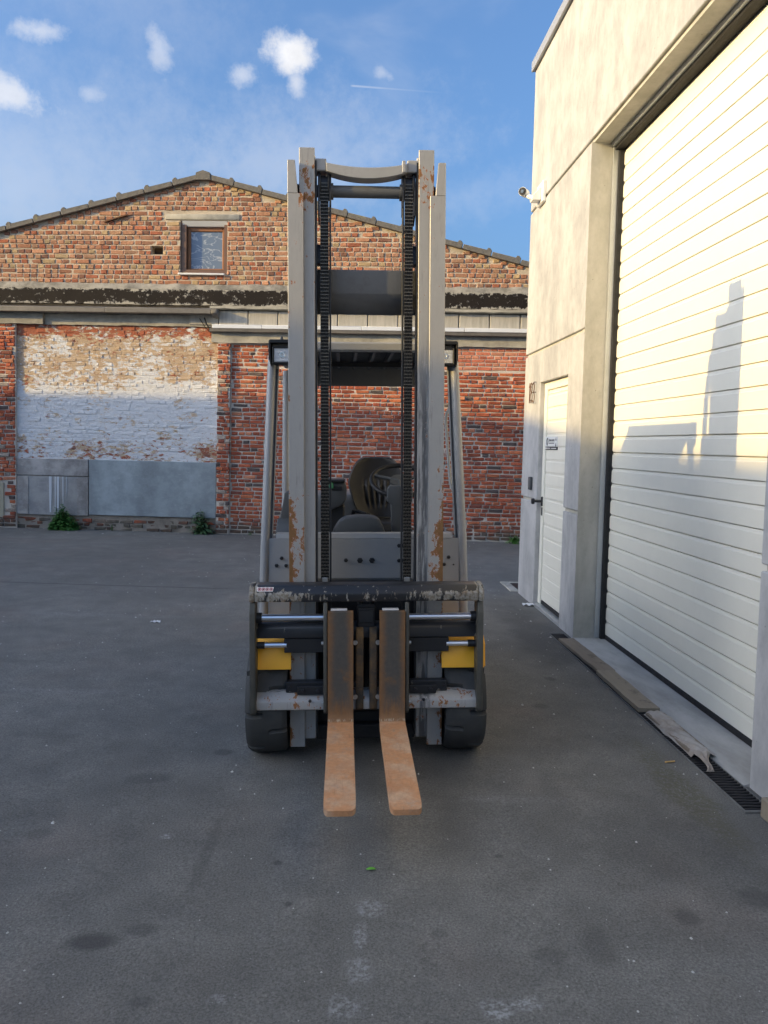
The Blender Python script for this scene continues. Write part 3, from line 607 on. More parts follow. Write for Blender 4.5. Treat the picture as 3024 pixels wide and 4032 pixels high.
# entrance door
df = MB()
for a in ((DH[0]+.002, DH[0]+.05, .03, DH[2]-.003), (DH[1]-.085, DH[1]-.002, .03, DH[2]-.003), (DH[0]+.05, DH[1]-.085, DH[2]-.075, DH[2]-.003)): df.box(.045, .13, a[0], a[1], a[2], a[3], .005)
df.build('door_frame', A['white'], gg); MB().box(.0, .13, DH[0]+.004, DH[1]-.004, -.03, .028, .004).build('door_sill', A['track'], gg)
ed = B1(.066, .11, DH[0]+.052, DH[1]-.088, .032, DH[2]-.078).build('entrance_door', A['white'], gg)
z = .075; y0, y1 = DH[0]+.125, DH[1]-.095
while z < 2.02:
    b = min(z+.1202, 2.028); MB().prism([(.067, z+.0015), (.0565, z+.0015), (.0555, z+.004), (.0555, b-.024), (.0585, b-.018), (.0590, b-.0015), (.067, b-.0015)], 'y', y0, y1).build('slat', A['white'], ed, 20); z += .1202
MB().box(.052, .067, y0+.004, y1-.01, .034, .070, .003).build('door_brush', A['rubber_seal'], ed)
mb = MB(); mb.box(.032, .052, 1.215, 1.245, .955, 1.045, .006); mb.tube([(.05, 1.23, 1.0), (-.03, 1.23, 1.0)], .012, 10); mb.lathe([(-.062, .012), (-.058, .026), (-.035, .028), (-.03, .014)], (0, 1.23, 1.0), 'x', 16); mb.build('door_knob', A['iron'], ed)
MB().box(.038, .052, 1.218, 1.243, .865, .945, .005).build('keyhole_plate', A['iron'], ed)
for z in (1.845, .16): MB().tube([(.05, DH[0]+.075, z-.06), (.05, DH[0]+.075, z)], .018, 12).tube([(.05, DH[0]+.075, z+.004), (.05, DH[0]+.075, z+.062)], .018, 12).box(.05, .07, DH[0]+.04, DH[0]+.115, z-.06, z+.062, .003).build('hinge', A['whitepl'], ed)
# things fixed to the garage wall
GM = Matrix.Translation((1.52, 6.07, 0)) @ Matrix.Rotation(.058, 4, 'Z')
def gthing(name, label, cat, l=(0, 0, 0)):
    return thing(name, label, cat, GM @ Vector(l), (0, 0, .058))
t = gthing('security_camera', 'small white bullet security camera on the concrete wall above the entrance door', 'camera', (0, 1.42, 3.88))
MB().box(-.035, 0, -.10, .12, -.085, .11, .006).build('wall_box', A['whitepl'], t); MB().prism([(-.035, -.06), (-.11, -.06), (-.12, -.02), (-.035, .07)], 'y', -.05, .06, .005).build('bracket', A['whitepl'], t)
MB().tube([(-.09, 0, -.03), (-.13, .03, -.01), (-.15, .06, .02)], .022, 12).build('arm', A['whitepl'], t)
cd = Vector((-.45, -.85, -.12)).normalized(); p0 = Vector((-.125, .16, .055))
MB().tube([p0, p0+cd*.03, p0+cd*.15], [.028, .038, .040], 20).build('camera_body', A['whitepl'], t)
MB().tube([p0+cd*.148, p0+cd*.156], [.036, .036], 20).build('lens_front', A['ink'], t); MB().tube([p0+cd*.158, p0+cd*.164], [.016, .014], 16).build('lens', A['glass'], t)
def circ(cx, cz, rx, rz, a0, a1, n=22): return [(-.024, cx+rx*math.cos(R(a0+(a1-a0)*i/n)), cz+rz*math.sin(R(a0+(a1-a0)*i/n))) for i in range(n+1)]
t = gthing('house_number', 'tall dark metal house number 183 on the wall beside the white entrance door', 'house number', (0, 1.51, 1.935))
# seen from the yard the wall runs right to left with +y, so digits start at high y
MB().tube([(-.024, .085, .0), (-.024, .085, .195), (-.024, .108, .155)], .0042, 8).build('digit', A['rust'], t)
MB().tube(circ(.02, .148, .030, .047, 0, 360), .0042, 8).tube(circ(.02, .052, .038, .05, 0, 360), .0042, 8).build('digit', A['rust'], t)
MB().tube(circ(-.065, .148, -.030, .045, 150, -85), .0042, 8).tube(circ(-.065, .052, -.037, .051, 85, -150), .0042, 8).build('digit', A['rust'], t)
mb = MB()
for y, z in ((.085, .03), (.085, .16), (.02, .1), (-.068, .1), (-.068, .196)): mb.tube([(-.024, y, z), (0, y, z)], .004, 6)
mb.build('spacer', A['iron'], t)
t = gthing('intercom', 'slim dark grey intercom plate on the wall left of the white entrance door', 'intercom', (0, 1.49, 1.155))
MB().box(-.026, 0, -.045, .045, -.062, .064, .008, 2).build('housing', A['plastic'], t); MB().box(-.029, -.025, -.03, .03, -.04, .045, .001).build('face_plate', A['grey_d'], t)
t = gthing('door_sign', 'small white and black company sign on the white entrance door', 'sign', (.054, 1.042, 1.487))
MB().box(-.006, 0, -.225, .225, .030, .118, .001).build('upper_plate', A['whitepl'], t); MB().box(-.006, 0, -.225, .225, 0, .027, .001).build('lower_plate', A['ink'], t)
def text(body, size, l, material, parent, name='lettering'):
    cu = bpy.data.curves.new(name, 'FONT'); cu.body = body; cu.size = size; cu.extrude = .0006; cu.materials.append(material.m); cu.align_x = 'CENTER'
    o = link(name, cu); me = bpy.data.meshes.new_from_object(o.evaluated_get(bpy.context.evaluated_depsgraph_get())); bpy.data.objects.remove(o)
    me.materials.clear(); me.materials.append(material.m); o = link(name, me, parent); o.location = l; o.rotation_euler = (R(90), 0, R(-90)); return o
text('Estore services', .030, (-.0072, -.045, .080), A['ink'], t)
mb = MB(); mb.box(-.0075, -.006, -.14, .05, .070, .073); mb.box(-.0075, -.006, -.13, .05, .056, .062); mb.build('print_line', A['ink'], t)
mb = MB(); mb.tube([(-.007, .10+.022*math.cos(R(a)), .073+.03*math.sin(R(a))) for a in range(-60, 241, 20)], .004, 6)
for a in range(0, 360, 60): mb.prism([(.10+.028*math.cos(R(a-9)), .073+.036*math.sin(R(a-9))), (.10+.028*math.cos(R(a+9)), .073+.036*math.sin(R(a+9))), (.10+.036*math.cos(R(a)), .073+.045*math.sin(R(a)))], 'x', -.0075, -.006)
mb.build('emblem', A['ink'], t)
mb = MB()
for y, z in ((.195, .095), (.195, .048), (-.185, .098), (-.185, .045)): mb.prism([(y-.012, z-.014), (y+.012, z-.014), (y, z+.018)], 'x', -.0075, -.006)
mb.build('ornament', A['ink'], t)
mb = MB()
for i in range(9): mb.box(-.0075, -.006, .21-.024*i-.019, .21-.024*i, .008, .020)
for i in range(8): mb.box(-.0075, -.006, -.03-.022*i-.017, -.03-.022*i, .009, .018)
mb.build('print_line', A['sticker'], t)
# drain channel along the wall
t = gthing('drain_channel', 'black cast iron drain channel along the foot of the concrete garage', 'drain', (-.09, 0, .006))
mb = MB(); mb.box(-.060, -.0562, -2.9, .125, -.06, .003); mb.box(.0562, .060, -2.9, .125, -.06, .003); mb.box(-.064, .064, .125, .137, -.06, .006); mb.box(-.064, .064, -2.915, -2.9, -.06, .003); mb.build('channel_frame', A['frame'], t)
MB().box(-.056, .056, -2.9, .125, -.06, -.022).build('channel_bed', A['iron'], t)
rib = None; y = -2.885
while y < .115:
    if rib is None:
        rib = MB().prism([(-.055, -.010), (-.02, -.007), (.015, -.012), (.055, -.005), (.055, .007), (.015, .0), (-.02, .005), (-.055, .002)], 'z', -.015, .0035, .0015).build('rib', A['iron'], t); o = rib
    else: o = link('rib', rib.data, t)
    o.location = (0, y, 0); y += .0265
# boards on the drain
def board(name, label, y0, y1, xa, xb, z, material, th=.02, rot=0):
    t = gthing(name, label, 'board', ((xa+xb)/2, (y0+y1)/2, z)); t.rotation_euler[2] += rot; t['group'] = 'boards laid over the drain channel'
    w, l = (xb-xa)/2, (y1-y0)/2
    sec = []
    for i in range(15):
        yy = -l+2*l*i/14; e = rng.uniform(-.0025, .0025); q = .001*math.sin(i)
        sec.append([(-w+e, yy, q), (w+e, yy, q), (w+e, yy, th+q), (-w+e, yy, th+q)])
    MB().loft(sec).build('plank', material, t); return t
board('wooden_board', 'weathered wooden board at the far end of the drain beside the concrete pillar', -.955, -.105, -.132, -.012, .010, A['wood1'], rot=.028)
board('wooden_board', 'worn wooden board with dark stains in the middle of the drain', -1.725, -.985, -.144, -.022, .014, A['wood2'], .024)
t = gthing('wrapped_board', 'board wrapped in crumpled dirty plastic film lying on the drain', 'board', (-.066, -2.06, .012)); t['group'] = 'boards laid over the drain channel'
def wrapf(u, v):
    y = -.30+.60*u; w = .062; a = -1.15+2.3*v; z = .022*(1-abs(v-.5)**4*16)
    k = Vector((y*14, v*5, 0)); n_ = math.sin(k.x*1.9+3*v)*math.sin(k.y*2.3+k.x) * .006 + rng.uniform(-.0025, .0025)
    return (w*(2*v-1)*1.02+.005*math.sin(9*u), y, max(0, z+n_))
MB().grid(wrapf, 40, 14).build('film', A['film'], t, 60)
MB().loft([[(-.055, y, 0), (.055, y, 0), (.055, y, .014), (-.055, y, .014)] for y in (-.25, .29)]).build('plank', A['wood1'], t)
tail = [(-.01, -.29, .02), (-.022, -.35, .018), (-.03, -.40, .008), (-.036, -.44, .006), (-.052, -.475, .004)]
sec = []
for (x, y, z), w in zip(tail, (.045, .022, .009, .012, .02)): sec.append([(x-w, y, z), (x-w*.4, y, z+.012), (x+w*.1, y, z+.003), (x+w*.6, y, z+.014), (x+w, y, z), (x, y, z-.002)])
MB().loft(sec).build('film_tail', A['film'], t, 60)
t = gthing('timber_block', 'short squared timber block lying by the near end of the drain', 'timber', (-.03, -3.13, 0)); MB().box(-.075, .10, -.19, .19, .0, .085, .005).build('beam', A['wood2'], t)
t = gthing('inspection_pit', 'pale concrete rim of a small pit at the far corner of the garage', 'drain pit', (-.07, 2.2, 0))
mb = MB(); mb.box(.005, .10, -.24, .30, -.05, .012, .006); mb.box(.10, .40, .24, .30, -.05, .011, .006); mb.box(.10, .40, -.24, -.18, -.05, .010, .006); mb.build('rim', A['conc_old'], t); MB().box(.10, .40, -.18, .24, -.04, .0045).build('pit_cover', A['iron'], t)

# ------------------------------------------------------------------ forklift: local x right, y back, z up; origin on the ground between the front wheels
fk = thing('forklift', 'grey forklift with tall rust-flecked mast and two rusty forks facing the viewer', 'forklift', (FX, FY, 0), (0, 0, 0))
fk.rotation_euler = (Matrix.Rotation(.0527, 3, 'Z') @ Matrix.Rotation(-.0205, 3, 'Y')).to_euler()
def P(name, mb, material, parent=fk, ang=35): return mb.build(name, A[material], parent, ang)
def bolt(parent, x, y, z, r=.011, material='ink', dpt=.012): return P('bolt', MB().lathe([(0, r*1.1), (-dpt*.4, r*1.1), (-dpt*.5, r*.8), (-dpt, r*.8)], (x, y, z), 'y', 6), material, parent)
for s in (-1, 1):
    X = lambda pts: [(s*a, b) for a, b in pts]
    # outer rail: C channel, cut back at the top
    mb = MB(); mb.prism(X([(.291, -.150), (.363, -.150), (.363, .0), (.291, .0), (.291, -.014), (.345, -.014), (.345, -.134), (.291, -.134)]), 'z', .058, 2.642, .002)
    mb.prism([(s*.363, 2.6425), (s*.363, 2.791), (s*.329, 2.791), (s*.317, 2.655), (s*.317, 2.6425)], 'y', -.150, -.134, .002); mb.prism(X([(.345, -.134), (.363, -.134), (.363, 0), (.345, 0)]), 'z', 2.6425, 2.788)
    P('outer_mast_rail', mb, 'mast')
    mb = MB(); mb.prism(X([(.240, -.128), (.311, -.128), (.311, -.112), (.285, -.112), (.285, -.028), (.311, -.028), (.311, -.01), (.240, -.01), (.240, -.028), (.266, -.028), (.266, -.112), (.240, -.112)]), 'z', .09, 2.855, .002); P('inner_mast_rail', mb, 'mast')
    P('rail_edge_strip', MB().box(*sorted((s*.231, s*.2385)), -.12, -.06, .10, 2.80), 'black')
    # lift cylinder beside the rail, chain guide next to the chain
    P('lift_cylinder', MB().tube([(s*.318, .052, .12), (s*.318, .052, 2.18)], .046, 16).tube([(s*.318, .060, 2.18), (s*.318, .055, 2.40), (s*.316, .02, 2.62), (s*.30, -.02, 2.72)], .030, 10), 'black')
    P('chain_guide', MB().box(*sorted((s*.1655, s*.174)), -.105, -.075, .72, 2.62, .001), 'black')
    cx = s*.196
    mb = MB(); z = .86; mb.box(cx-.017, cx+.017, -.098, -.090, .85, 2.71)
    pins = MB(); k = 0
    while z < 2.70:
        for j, dx in enumerate((-.0165, -.0083, 0, .0083, .0165)):
            o = .0 if (j+k) % 2 else .0025
            mb.box(cx+dx-.0027, cx+dx+.0027, -.110+o, -.092, z-.0035 if (j+k) % 2 else z+.0035, z+.0115 if (j+k) % 2 else z+.0185)
        pins.box(cx-.0195, cx+.0195, -.1112, -.0975, z+.0140, z+.0180); z += .01588; k += 1
    ch = P('lift_chain', mb, 'chain'); P('chain_pins', pins, 'pin', ch)
    P('chain_pulley', MB().lathe([(-.022, .062), (-.018, .062), (-.016, .048), (.016, .048), (.018, .062), (.022, .062)], (cx, -.062, 2.70), 'x', 28), 'black')
    P('pulley_bracket', MB().prism([(-.115, 2.56), (-.045, 2.53), (-.02, 2.75), (-.09, 2.77), (-.118, 2.70)], 'x', cx+s*.026-.004, cx+s*.026+.004), 'black'); P('pulley_bracket', MB().prism([(-.115, 2.60), (-.045, 2.57), (-.02, 2.75), (-.09, 2.77), (-.118, 2.70)], 'x', cx-s*.027-.004, cx-s*.027+.004), 'black')
    P('mast_roller_bracket', MB().prism([(-.10, 2.34), (-.03, 2.34), (-.03, 2.43), (-.08, 2.43), (-.10, 2.40)], 'x', *sorted((s*.205, s*.238))), 'black')
    P('chain_anchor', MB().box(cx-.014, cx+.014, -.115, -.085, .80, .865, .003), 'bolt')
# top crossbar, tube, middle cross plate
def zt(x): return 2.789-.019*(1-(x/.187)**2)
def zb(x): return 2.752-.032*(1-(x/.187)**2)
xs_ = [-.187+.374*i/16 for i in range(17)]
P('mast_crossbar', MB().prism([(x, zb(x)) for x in xs_]+[(x, zt(x)) for x in reversed(xs_)], 'y', -.130, -.055, .002).box(-.242, -.187, -.115, -.03, 2.757, 2.812, .004).box(.187, .242, -.115, -.03, 2.757, 2.812, .004).box(.163, .178, -.134, -.08, 2.75, 2.803, .002), 'grey')
P('cross_tube', MB().tube([(-.24, -.07, 2.677), (.24, -.07, 2.677)], .0275, 20).tube([(-.167, -.07, 2.677), (-.155, -.07, 2.677)], .037, 20).tube([(.155, -.07, 2.677), (.167, -.07, 2.677)], .037, 20), 'grey_d')
P('mast_cross_plate', MB().prism([(-.052, 2.323), (-.052, 2.212), (.012, 2.125), (.03, 2.125), (.03, 2.323)], 'x', -.24, .24, .004), 'grey_d')
P('lower_cross_member', MB().box(-.285, .285, -.01, .03, .12, .30, .004).box(-.24, .24, -.06, -.0105, .06, .13, .004), 'black'); P('lower_cross_member', MB().box(-.285, .285, -.01, .03, .62, .80, .004), 'black')
# carriage
ca = P('carriage', MB().prism([(-.25, .608), (-.25, .657), (-.228, .676), (-.19, .676), (-.19, .608)], 'x', -.514, .514, .003), 'blackw')
P('lower_fork_bar', MB().prism([(-.272, .279), (-.272, .318), (-.235, .358), (-.19, .358), (-.19, .279)], 'x', -.514, .514, .003), 'bar', ca)
P('backrest_bar', MB().prism([(-.300, .786), (-.303, .826), (-.272, .858), (-.20, .862), (-.20, .786)], 'x', -.510, .510, .007, 2), 'blackw', ca)
for s in (-1, 1):
    P('bar_end', MB().prism([(-.301, .784), (-.303, .824), (-.272, .860), (-.20, .864), (-.20, .784)], 'x', *sorted((s*.5105, s*.5345)), .008, 2), 'blackw', ca)
    P('side_plate', MB().prism([(-.300, .278), (-.300, .735), (-.285, .783), (-.20, .783), (-.20, .278), (-.22, .262), (-.28, .262)], 'x', *sorted((s*.506, s*.533)), .003), 'sidep', ca)
    P('slide_rod', MB().tube([(s*.19, -.24, .703), (s*.50, -.24, .703)], .0155, 20), 'chrome', ca); P('rod_socket', MB().tube([(s*.482, -.24, .703), (s*.508, -.24, .703)], .024, 16), 'black', ca)
    P('slide_rod', MB().tube([(s*.37, -.235, .574), (s*.50, -.235, .574)], .0132, 18), 'chrome', ca); P('rod_socket', MB().tube([(s*.47, -.235, .574), (s*.508, -.235, .574)], .0165, 16), 'black', ca)
    P('cylinder_block', MB().box(*sorted((s*.195, s*.381)), -.245, -.175, .539, .605, .003), 'black', ca)
    rp = P('roller_plate', MB().box(*sorted((s*.20, s*.374)), -.245, -.20, .352, .402, .003), 'blackw', ca)
    P('clamp_plate', MB().box(*sorted((s*.195, s*.322)), -.262, -.2455, .346, .386, .003), 'black', ca)
    for bx in (.225, .295): bolt(ca, s*bx, -.262, .367, .010)
    bolt(ca, s*.262, -.272, .322, .007); bolt(ca, s*.357, -.245, .38, .006)
    fx = .1215 if s < 0 else .1125
    e0, e1 = (-.199, -.181) if s < 0 else (.172, .190)
    fp = P('fork_plate', MB().prism([(-.322, .285), (-.322, .70), (-.30, .783), (-.22, .783), (-.22, .27), (-.30, .27)], 'x', e0, e1, .003), 'sidep', ca)
    for bz in (.597, .322): P('bolt', MB().lathe([(0, .008), (.010, .008)], ((e0 if s < 0 else e1)+(-.010 if s < 0 else 0), -.30, bz), 'x', 8), 'bolt', ca)
    i0, i1 = (-.052, -.017) if s < 0 else (.011, .046)
    P('inner_plate', MB().prism([(-.288, .29), (-.288, .64), (-.27, .66), (-.21, .66), (-.21, .275), (-.27, .275)], 'x', i0, i1, .004), 'brownp', ca)
    for bz in (.597, .345): P('bolt', MB().lathe([(0, .011), (-.006, .011), (-.006, .005), (-.003, .005)], (s*.052-.003, -.292, bz), 'y', 14), 'bolt', ca)
    # fork: upright shank, heel bend, tapering blade with rounded tip
    a0, a1 = (-.179, -.064) if s < 0 else (.0555, .1705); fc, hw = (a0+a1)/2, (a1-a0)/2
    prof = [(-.330, .745, -.290, .745), (-.330, .60, -.288, .60), (-.331, .40, -.287, .40), (-.332, .285, -.286, .26), (-.337, .262, -.287, .235), (-.348, .251, -.292, .216), (-.370, .247, -.310, .206), (-.42, .2455, -.42, .203), (-.65, .2385, -.65, .202), (-.9, .231, -.9, .201), (-1.08, .2255, -1.08, .2025)]
    secs = [[(fc-hw, q[0], q[1]), (fc+hw, q[0], q[1]), (fc+hw, q[2], q[3]), (fc-hw, q[2], q[3])] for q in prof]
    for yy, w in ((-1.105, .995), (-1.125, .96), (-1.138, .90), (-1.147, .80), (-1.15, .72)): secs.append([(fc-hw*w, yy, .2245), (fc+hw*w, yy, .2245), (fc+hw*w, yy, .204), (fc-hw*w, yy, .204)])
    P('fork', MB().loft(secs), 'fork', fk, 50)
    P('fork_hook', MB().box(fc-.045, fc+.03, -.305, -.27, .7455, .752, .002), 'sticker', ca)
P('center_block', MB().box(-.045, .038, -.255, -.19, .657, .752, .004), 'black', ca); P('center_plate', MB().box(-.038, .028, -.262, -.2555, .682, .738, .002), 'blackw', ca)
st = P('warning_sticker', MB().prism([(-.497, .0), (-.427, .0), (-.423, .023), (-.500, .023)], 'z', 0, .001), 'sticker', ca)
st.location = (0, -.2965, .835); st.rotation_euler = (math.atan2(.032, .031), 0, 0)
mb = MB()
for i in range(4):
    x = -.487+.0175*i; mb.tube([(x+.0068*math.cos(R(a)), .0115+.0085*math.sin(R(a)), .0015) for a in range(0, 361, 30)], .0010, 5); mb.tube([(x-.005, .006, .0015), (x+.005, .018, .0015)], .0009, 5)
mb.build('pictogram', A['red'], st)
mb = MB()
for i in range(4): x = -.487+.0175*i; mb.box(x-.003, x+.003, .008, .016, .001, .0014)
mb.build('pictogram', A['ink'], st)
# hydraulic hoses down the middle of the mast
P('hydraulic_hose', MB().tube([(-.03, -.12, .78), (-.035, -.14, .70), (-.02, -.12, .5), (-.02, -.06, .3), (-.01, -.04, .2)], .012, 8).tube([(.03, -.12, .78), (.02, -.13, .6), (.0, -.08, .4), (.01, -.04, .22)], .012, 8), 'black')
# body
P('front_panel', MB().box(-.365, .365, .22, .245, .80, 1.012, .004).prism([(.22, 1.0125), (.226, 1.036), (.30, 1.036), (.30, 1.0125)], 'x', -.457, .46).prism([(.222, .80), (.232, .785), (.245, .785), (.245, .80)], 'x', -.365, .365), 'grey')
for s in (-1, 1):
    P('side_panel', MB().prism([(s*.3655, .56), (s*.495, .56), (s*.495, 1.012), (s*.3655, 1.012)], 'y', .221, .246, .002), 'grey')
    # front post: rounded outer tube with an inner flange, leaning back
    pt = lambda t, dx=0, dy=0: (s*(.545-dx-.040*t), .225+dy+.21*t, .55+1.42*t)
    low = [(s*.524, .232, .55), (s*.5235, .232, .80)]
    pth = [(s*.523, .234, .56), (s*.520, .234, .79), (s*.513, .236, 1.01), (s*.503, .33, 1.45), (s*.493, .43, 1.90), (s*.487, .455, 2.0)]
    mb = MB(); secs = []
    for x, y, z in pth:
        secs.append([(x+s*.0225*math.cos(R(a)), y-.002+.028*math.sin(R(a)), z) for a in range(0, 360, 24)])
    mb.loft(secs); fl = []
    for x, y, z in pth[2:]: fl.append([(x-s*.014, y+.004, z), (x-s*.037, y+.010, z), (x-s*.037, y+.04, z), (x-s*.014, y+.04, z)])
    mb.loft(fl); P('front_post', mb, 'grey', fk, 50)
    mb = MB(); mb.tube([(s*.495, 1.30, .80), (s*.495, 1.40, 1.2), (s*.488, 1.42, 1.98)], .022, 12); P('rear_post', mb, 'grey')
    P('post_seam', MB().loft([[(x-s*.027, y+.001, z), (x-s*.033, y+.001, z), (x-s*.033, y+.010, z), (x-s*.027, y+.010, z)] for x, y, z in pth[2:5]]), 'black')
    # headlight
    hl = P('headlight', MB().box(*sorted((s*.375, s*.487)), .372, .44, 1.918, 2.014, .012, 2), 'black')
    lm = MB().box(*sorted((s*.387, s*.474)), .3665, .3715, 1.930, 2.003, .003, 1)
    for k in range(10): lm.tube([(s*.389, .3660, 1.935+.007*k), (s*.472, .3660, 1.935+.007*k)], .0022, 6)
    ln_ = P('lens', lm, 'lens', hl); P('bulb_shield', MB().lathe([(0, .018), (-.003, .015), (-.003, .010), (0, .008)], (s*.4305, .3655, 1.968), 'y', 18), 'refl', hl)
    fr_ = MB()
    for q in ((.379, .387, 1.922, 2.011), (.474, .482, 1.922, 2.011), (.387, .474, 1.922, 1.930), (.387, .474, 2.003, 2.011)): fr_.box(*sorted((s*q[0], s*q[1])), .3595, .3718, q[2], q[3], .002)
    P('lens_frame', fr_, 'black', hl)
    P('bracket', MB().prism([(s*.36, 2.030), (s*.36, 2.048), (s*.495, 2.048), (s*.502, 2.040), (s*.502, 1.95), (s*.492, 1.91), (s*.488, 1.92), (s*.492, 2.030)], 'y', .362, .46, .002), 'black', hl)
    P('lamp_stud', MB().lathe([(0, .010), (.012, .008), (.02, .004)], (s*.435, .40, 2.048), 'z', 10), 'plastic', hl)
    # wheel
    ws = []
    T = 0
    n, mseg = 120, 14; x0_, x1_ = .374, .560; rad = .258; bm = bmesh.new(); rings = []
    for i in range(n):
        a = 2*math.pi*i/n; row = []
        for j in range(mseg+1):
            u = -1+2*j/mseg; edge = abs(u)**9; r = rad-.016*edge
            g = (i % 15) in (0,) and u > .12 or (i % 15) in (7,) and u < -.12
            if g: r -= .024*min(1, (abs(u)-.1)*4)
            aa = a + .035*math.sin(u*2.2)
            row.append(bm.verts.new((s*((x0_+x1_)/2+u*(x1_-x0_)/2*(1+.03*(r < rad-.015))), r*math.sin(aa), .256-r*math.cos(aa))))
        rings.append(row)
    fs = []
    for i in range(n):
        for j in range(mseg): fs.append(bm.faces.new((rings[i][j], rings[(i+1) % n][j], rings[(i+1) % n][j+1], rings[i][j+1])))
    for j, xx in ((0, x0_+.004), (mseg, x1_-.004)):
        inn = [bm.verts.new((s*xx, .15*math.sin(2*math.pi*i/n), .256-.15*math.cos(2*math.pi*i/n))) for i in range(n)]
        for i in range(n): fs.append(bm.faces.new((rings[i][j], rings[(i+1) % n][j], inn[(i+1) % n], inn[i])))
    bmesh.ops.recalc_face_normals(bm, faces=fs); mb = MB(); mb.bm.free(); mb.bm = bm
    wh = P('wheel', MB().lathe([(s*.405, .152), (s*.42, .10), (s*.42, .03), (s*.56, .03), (s*.56, .10), (s*.572, .152)], (0, 0, .256), 'x', 32), 'grey_d'); P('tyre', mb, 'tyre', wh, 30)
    # yellow fender over the wheel
    P('fender', MB().prism([(-.205, .452), (-.215, .452), (-.20, .56), (-.14, .605), (.26, .605), (.30, .45), (.29, .45), (.25, .592), (-.13, .592), (-.188, .552)], 'x', *sorted((s*.352, s*(.553 if s > 0 else .528))), .002).prism([(-.206, .455), (-.195, .56), (-.14, .60), (.25, .60), (.28, .50), (.2, .52), (-.1, .53)], 'x', *sorted((s*(.5535 if s > 0 else .5285), s*(.560 if s > 0 else .534)))), 'yellow')
    P('wheel', MB().lathe([(s*.34, .17), (s*.35, .20), (s*.49, .20), (s*.50, .17)], (0, 1.42, .21), 'x', 32), 'tyre')
for x, z, r in ((-.096, .898, .010), (-.023, .897, .014), (.039, .897, .014), (.18, .973, .010), (.18, .895, .010), (.200, .973, .010), (.200, .895, .010)): bolt(fk, x, .22, z, r)
for x, z, r in ((-.428, .910, .009), (-.454, .872, .009), (-.405, .871, .009), (.440, .912, .009), (.417, .874, .009), (.466, .873, .004)): bolt(fk, x, .221, z, r)
P('chassis', MB().box(-.36, .36, .05, .215, .10, .795, .01).box(-.33, .33, .2155, 1.85, .16, .70, .02).box(-.38, .38, -.03, .03, .18, .33, .01), 'black')
P('counterweight', MB().box(-.50, .50, 1.25, 2.05, .28, .80, .06, 3), 'grey_d'); P('battery_hood', MB().box(-.34, .30, 1.18, 1.75, .72, 1.175, .05, 3), 'grey_d')
P('floor_plate', MB().box(-.49, .49, .247, 1.2, .60, .66, .004), 'black')
P('cowl', MB().prism([(-.176, 1.0), (-.158, 1.045), (-.132, 1.085), (-.10, 1.104), (-.03, 1.113), (.04, 1.110), (.082, 1.098), (.105, 1.06), (.124, 1.0)], 'y', .36, .52, .014, 2), 'plastic')
# steering column and wheel
P('steering_column', MB().prism([(.128, 1.185), (.134, 1.255), (.142, 1.272), (.262, 1.272), (.272, 1.255), (.268, 1.185), (.250, 1.172), (.243, 1.0), (.158, 1.0), (.152, 1.172)], 'y', .44, .53, .008, 2), 'plastic')
cc = Vector((.21, .64, 1.292)); ax = Vector((0, -.52, .854)).normalized(); e1_ = Vector((1, 0, 0)); e2_ = ax.cross(e1_)
sw = P('steering_wheel', MB().tube([cc+(e1_*math.cos(R(a))+e2_*math.sin(R(a)))*.158 for a in range(0, 361, 9)], .0135, 12, False), 'vinyl')
mb = MB(); mb.tube([cc-ax*.03, cc+ax*.005], [.05, .055], 24)
for a in (20, 160, 270): mb.tube([cc, cc+(e1_*math.cos(R(a))+e2_*math.sin(R(a)))*.152], .010, 8)
P('hub', mb, 'plastic', sw)
# seat
def seatf(u, v):
    z = 1.045+.365*v; pr = [(0, .095), (.12, .128), (.3, .152), (.50, .172), (.58, .176), (.70, .166), (.82, .146), (.91, .126), (.965, .105), (1, .075)]
    for (a, wa), (b, wb) in zip(pr, pr[1:]):
        if a <= v <= b: w = wa+(wb-wa)*(v-a)/(b-a)
    t = 2*u-1; y = 1.08+.20*v-.055*abs(t)**2.4*(1-.4*v)
    if abs(t) < .52 and .12 < v < .66: y += .012*math.cos(t*27)*min(1, (.66-v)*6, (v-.12)*8)
    if v >= .66: y += .10*(v-.66)**2*2.5
    return (.105+w*t, y, z)
b_ = MB().grid(seatf, 44, 44); be = [e for e in b_.bm.edges if e.is_boundary]
ex = bmesh.ops.extrude_edge_only(b_.bm, edges=be)['geom']; vs = [g for g in ex if isinstance(g, bmesh.types.BMVert)]
for v in vs: v.co = Vector((.105+(v.co.x-.105)*1.06, v.co.y+.06, 1.22+(v.co.z-1.22)*1.03))
bmesh.ops.recalc_face_normals(b_.bm, faces=b_.bm.faces)
se = P('seat', MB().box(-.08, .30, .74, 1.12, .93, 1.035, .045, 4), 'vinyl'); P('backrest', b_, 'vinyl', se, 60)
P('seat_belt', MB().tube([(-.06, 1.0, 1.03), (-.045, .985, 1.09), (-.02, .98, 1.085), (.03, .97, 1.07)], .012, 8).box(-.02, .06, .955, .975, 1.045, 1.075, .004), 'black', se)
P('seat_base', MB().box(-.06, .28, .78, 1.1, .66, .93, .02, 2), 'grey_d', se)
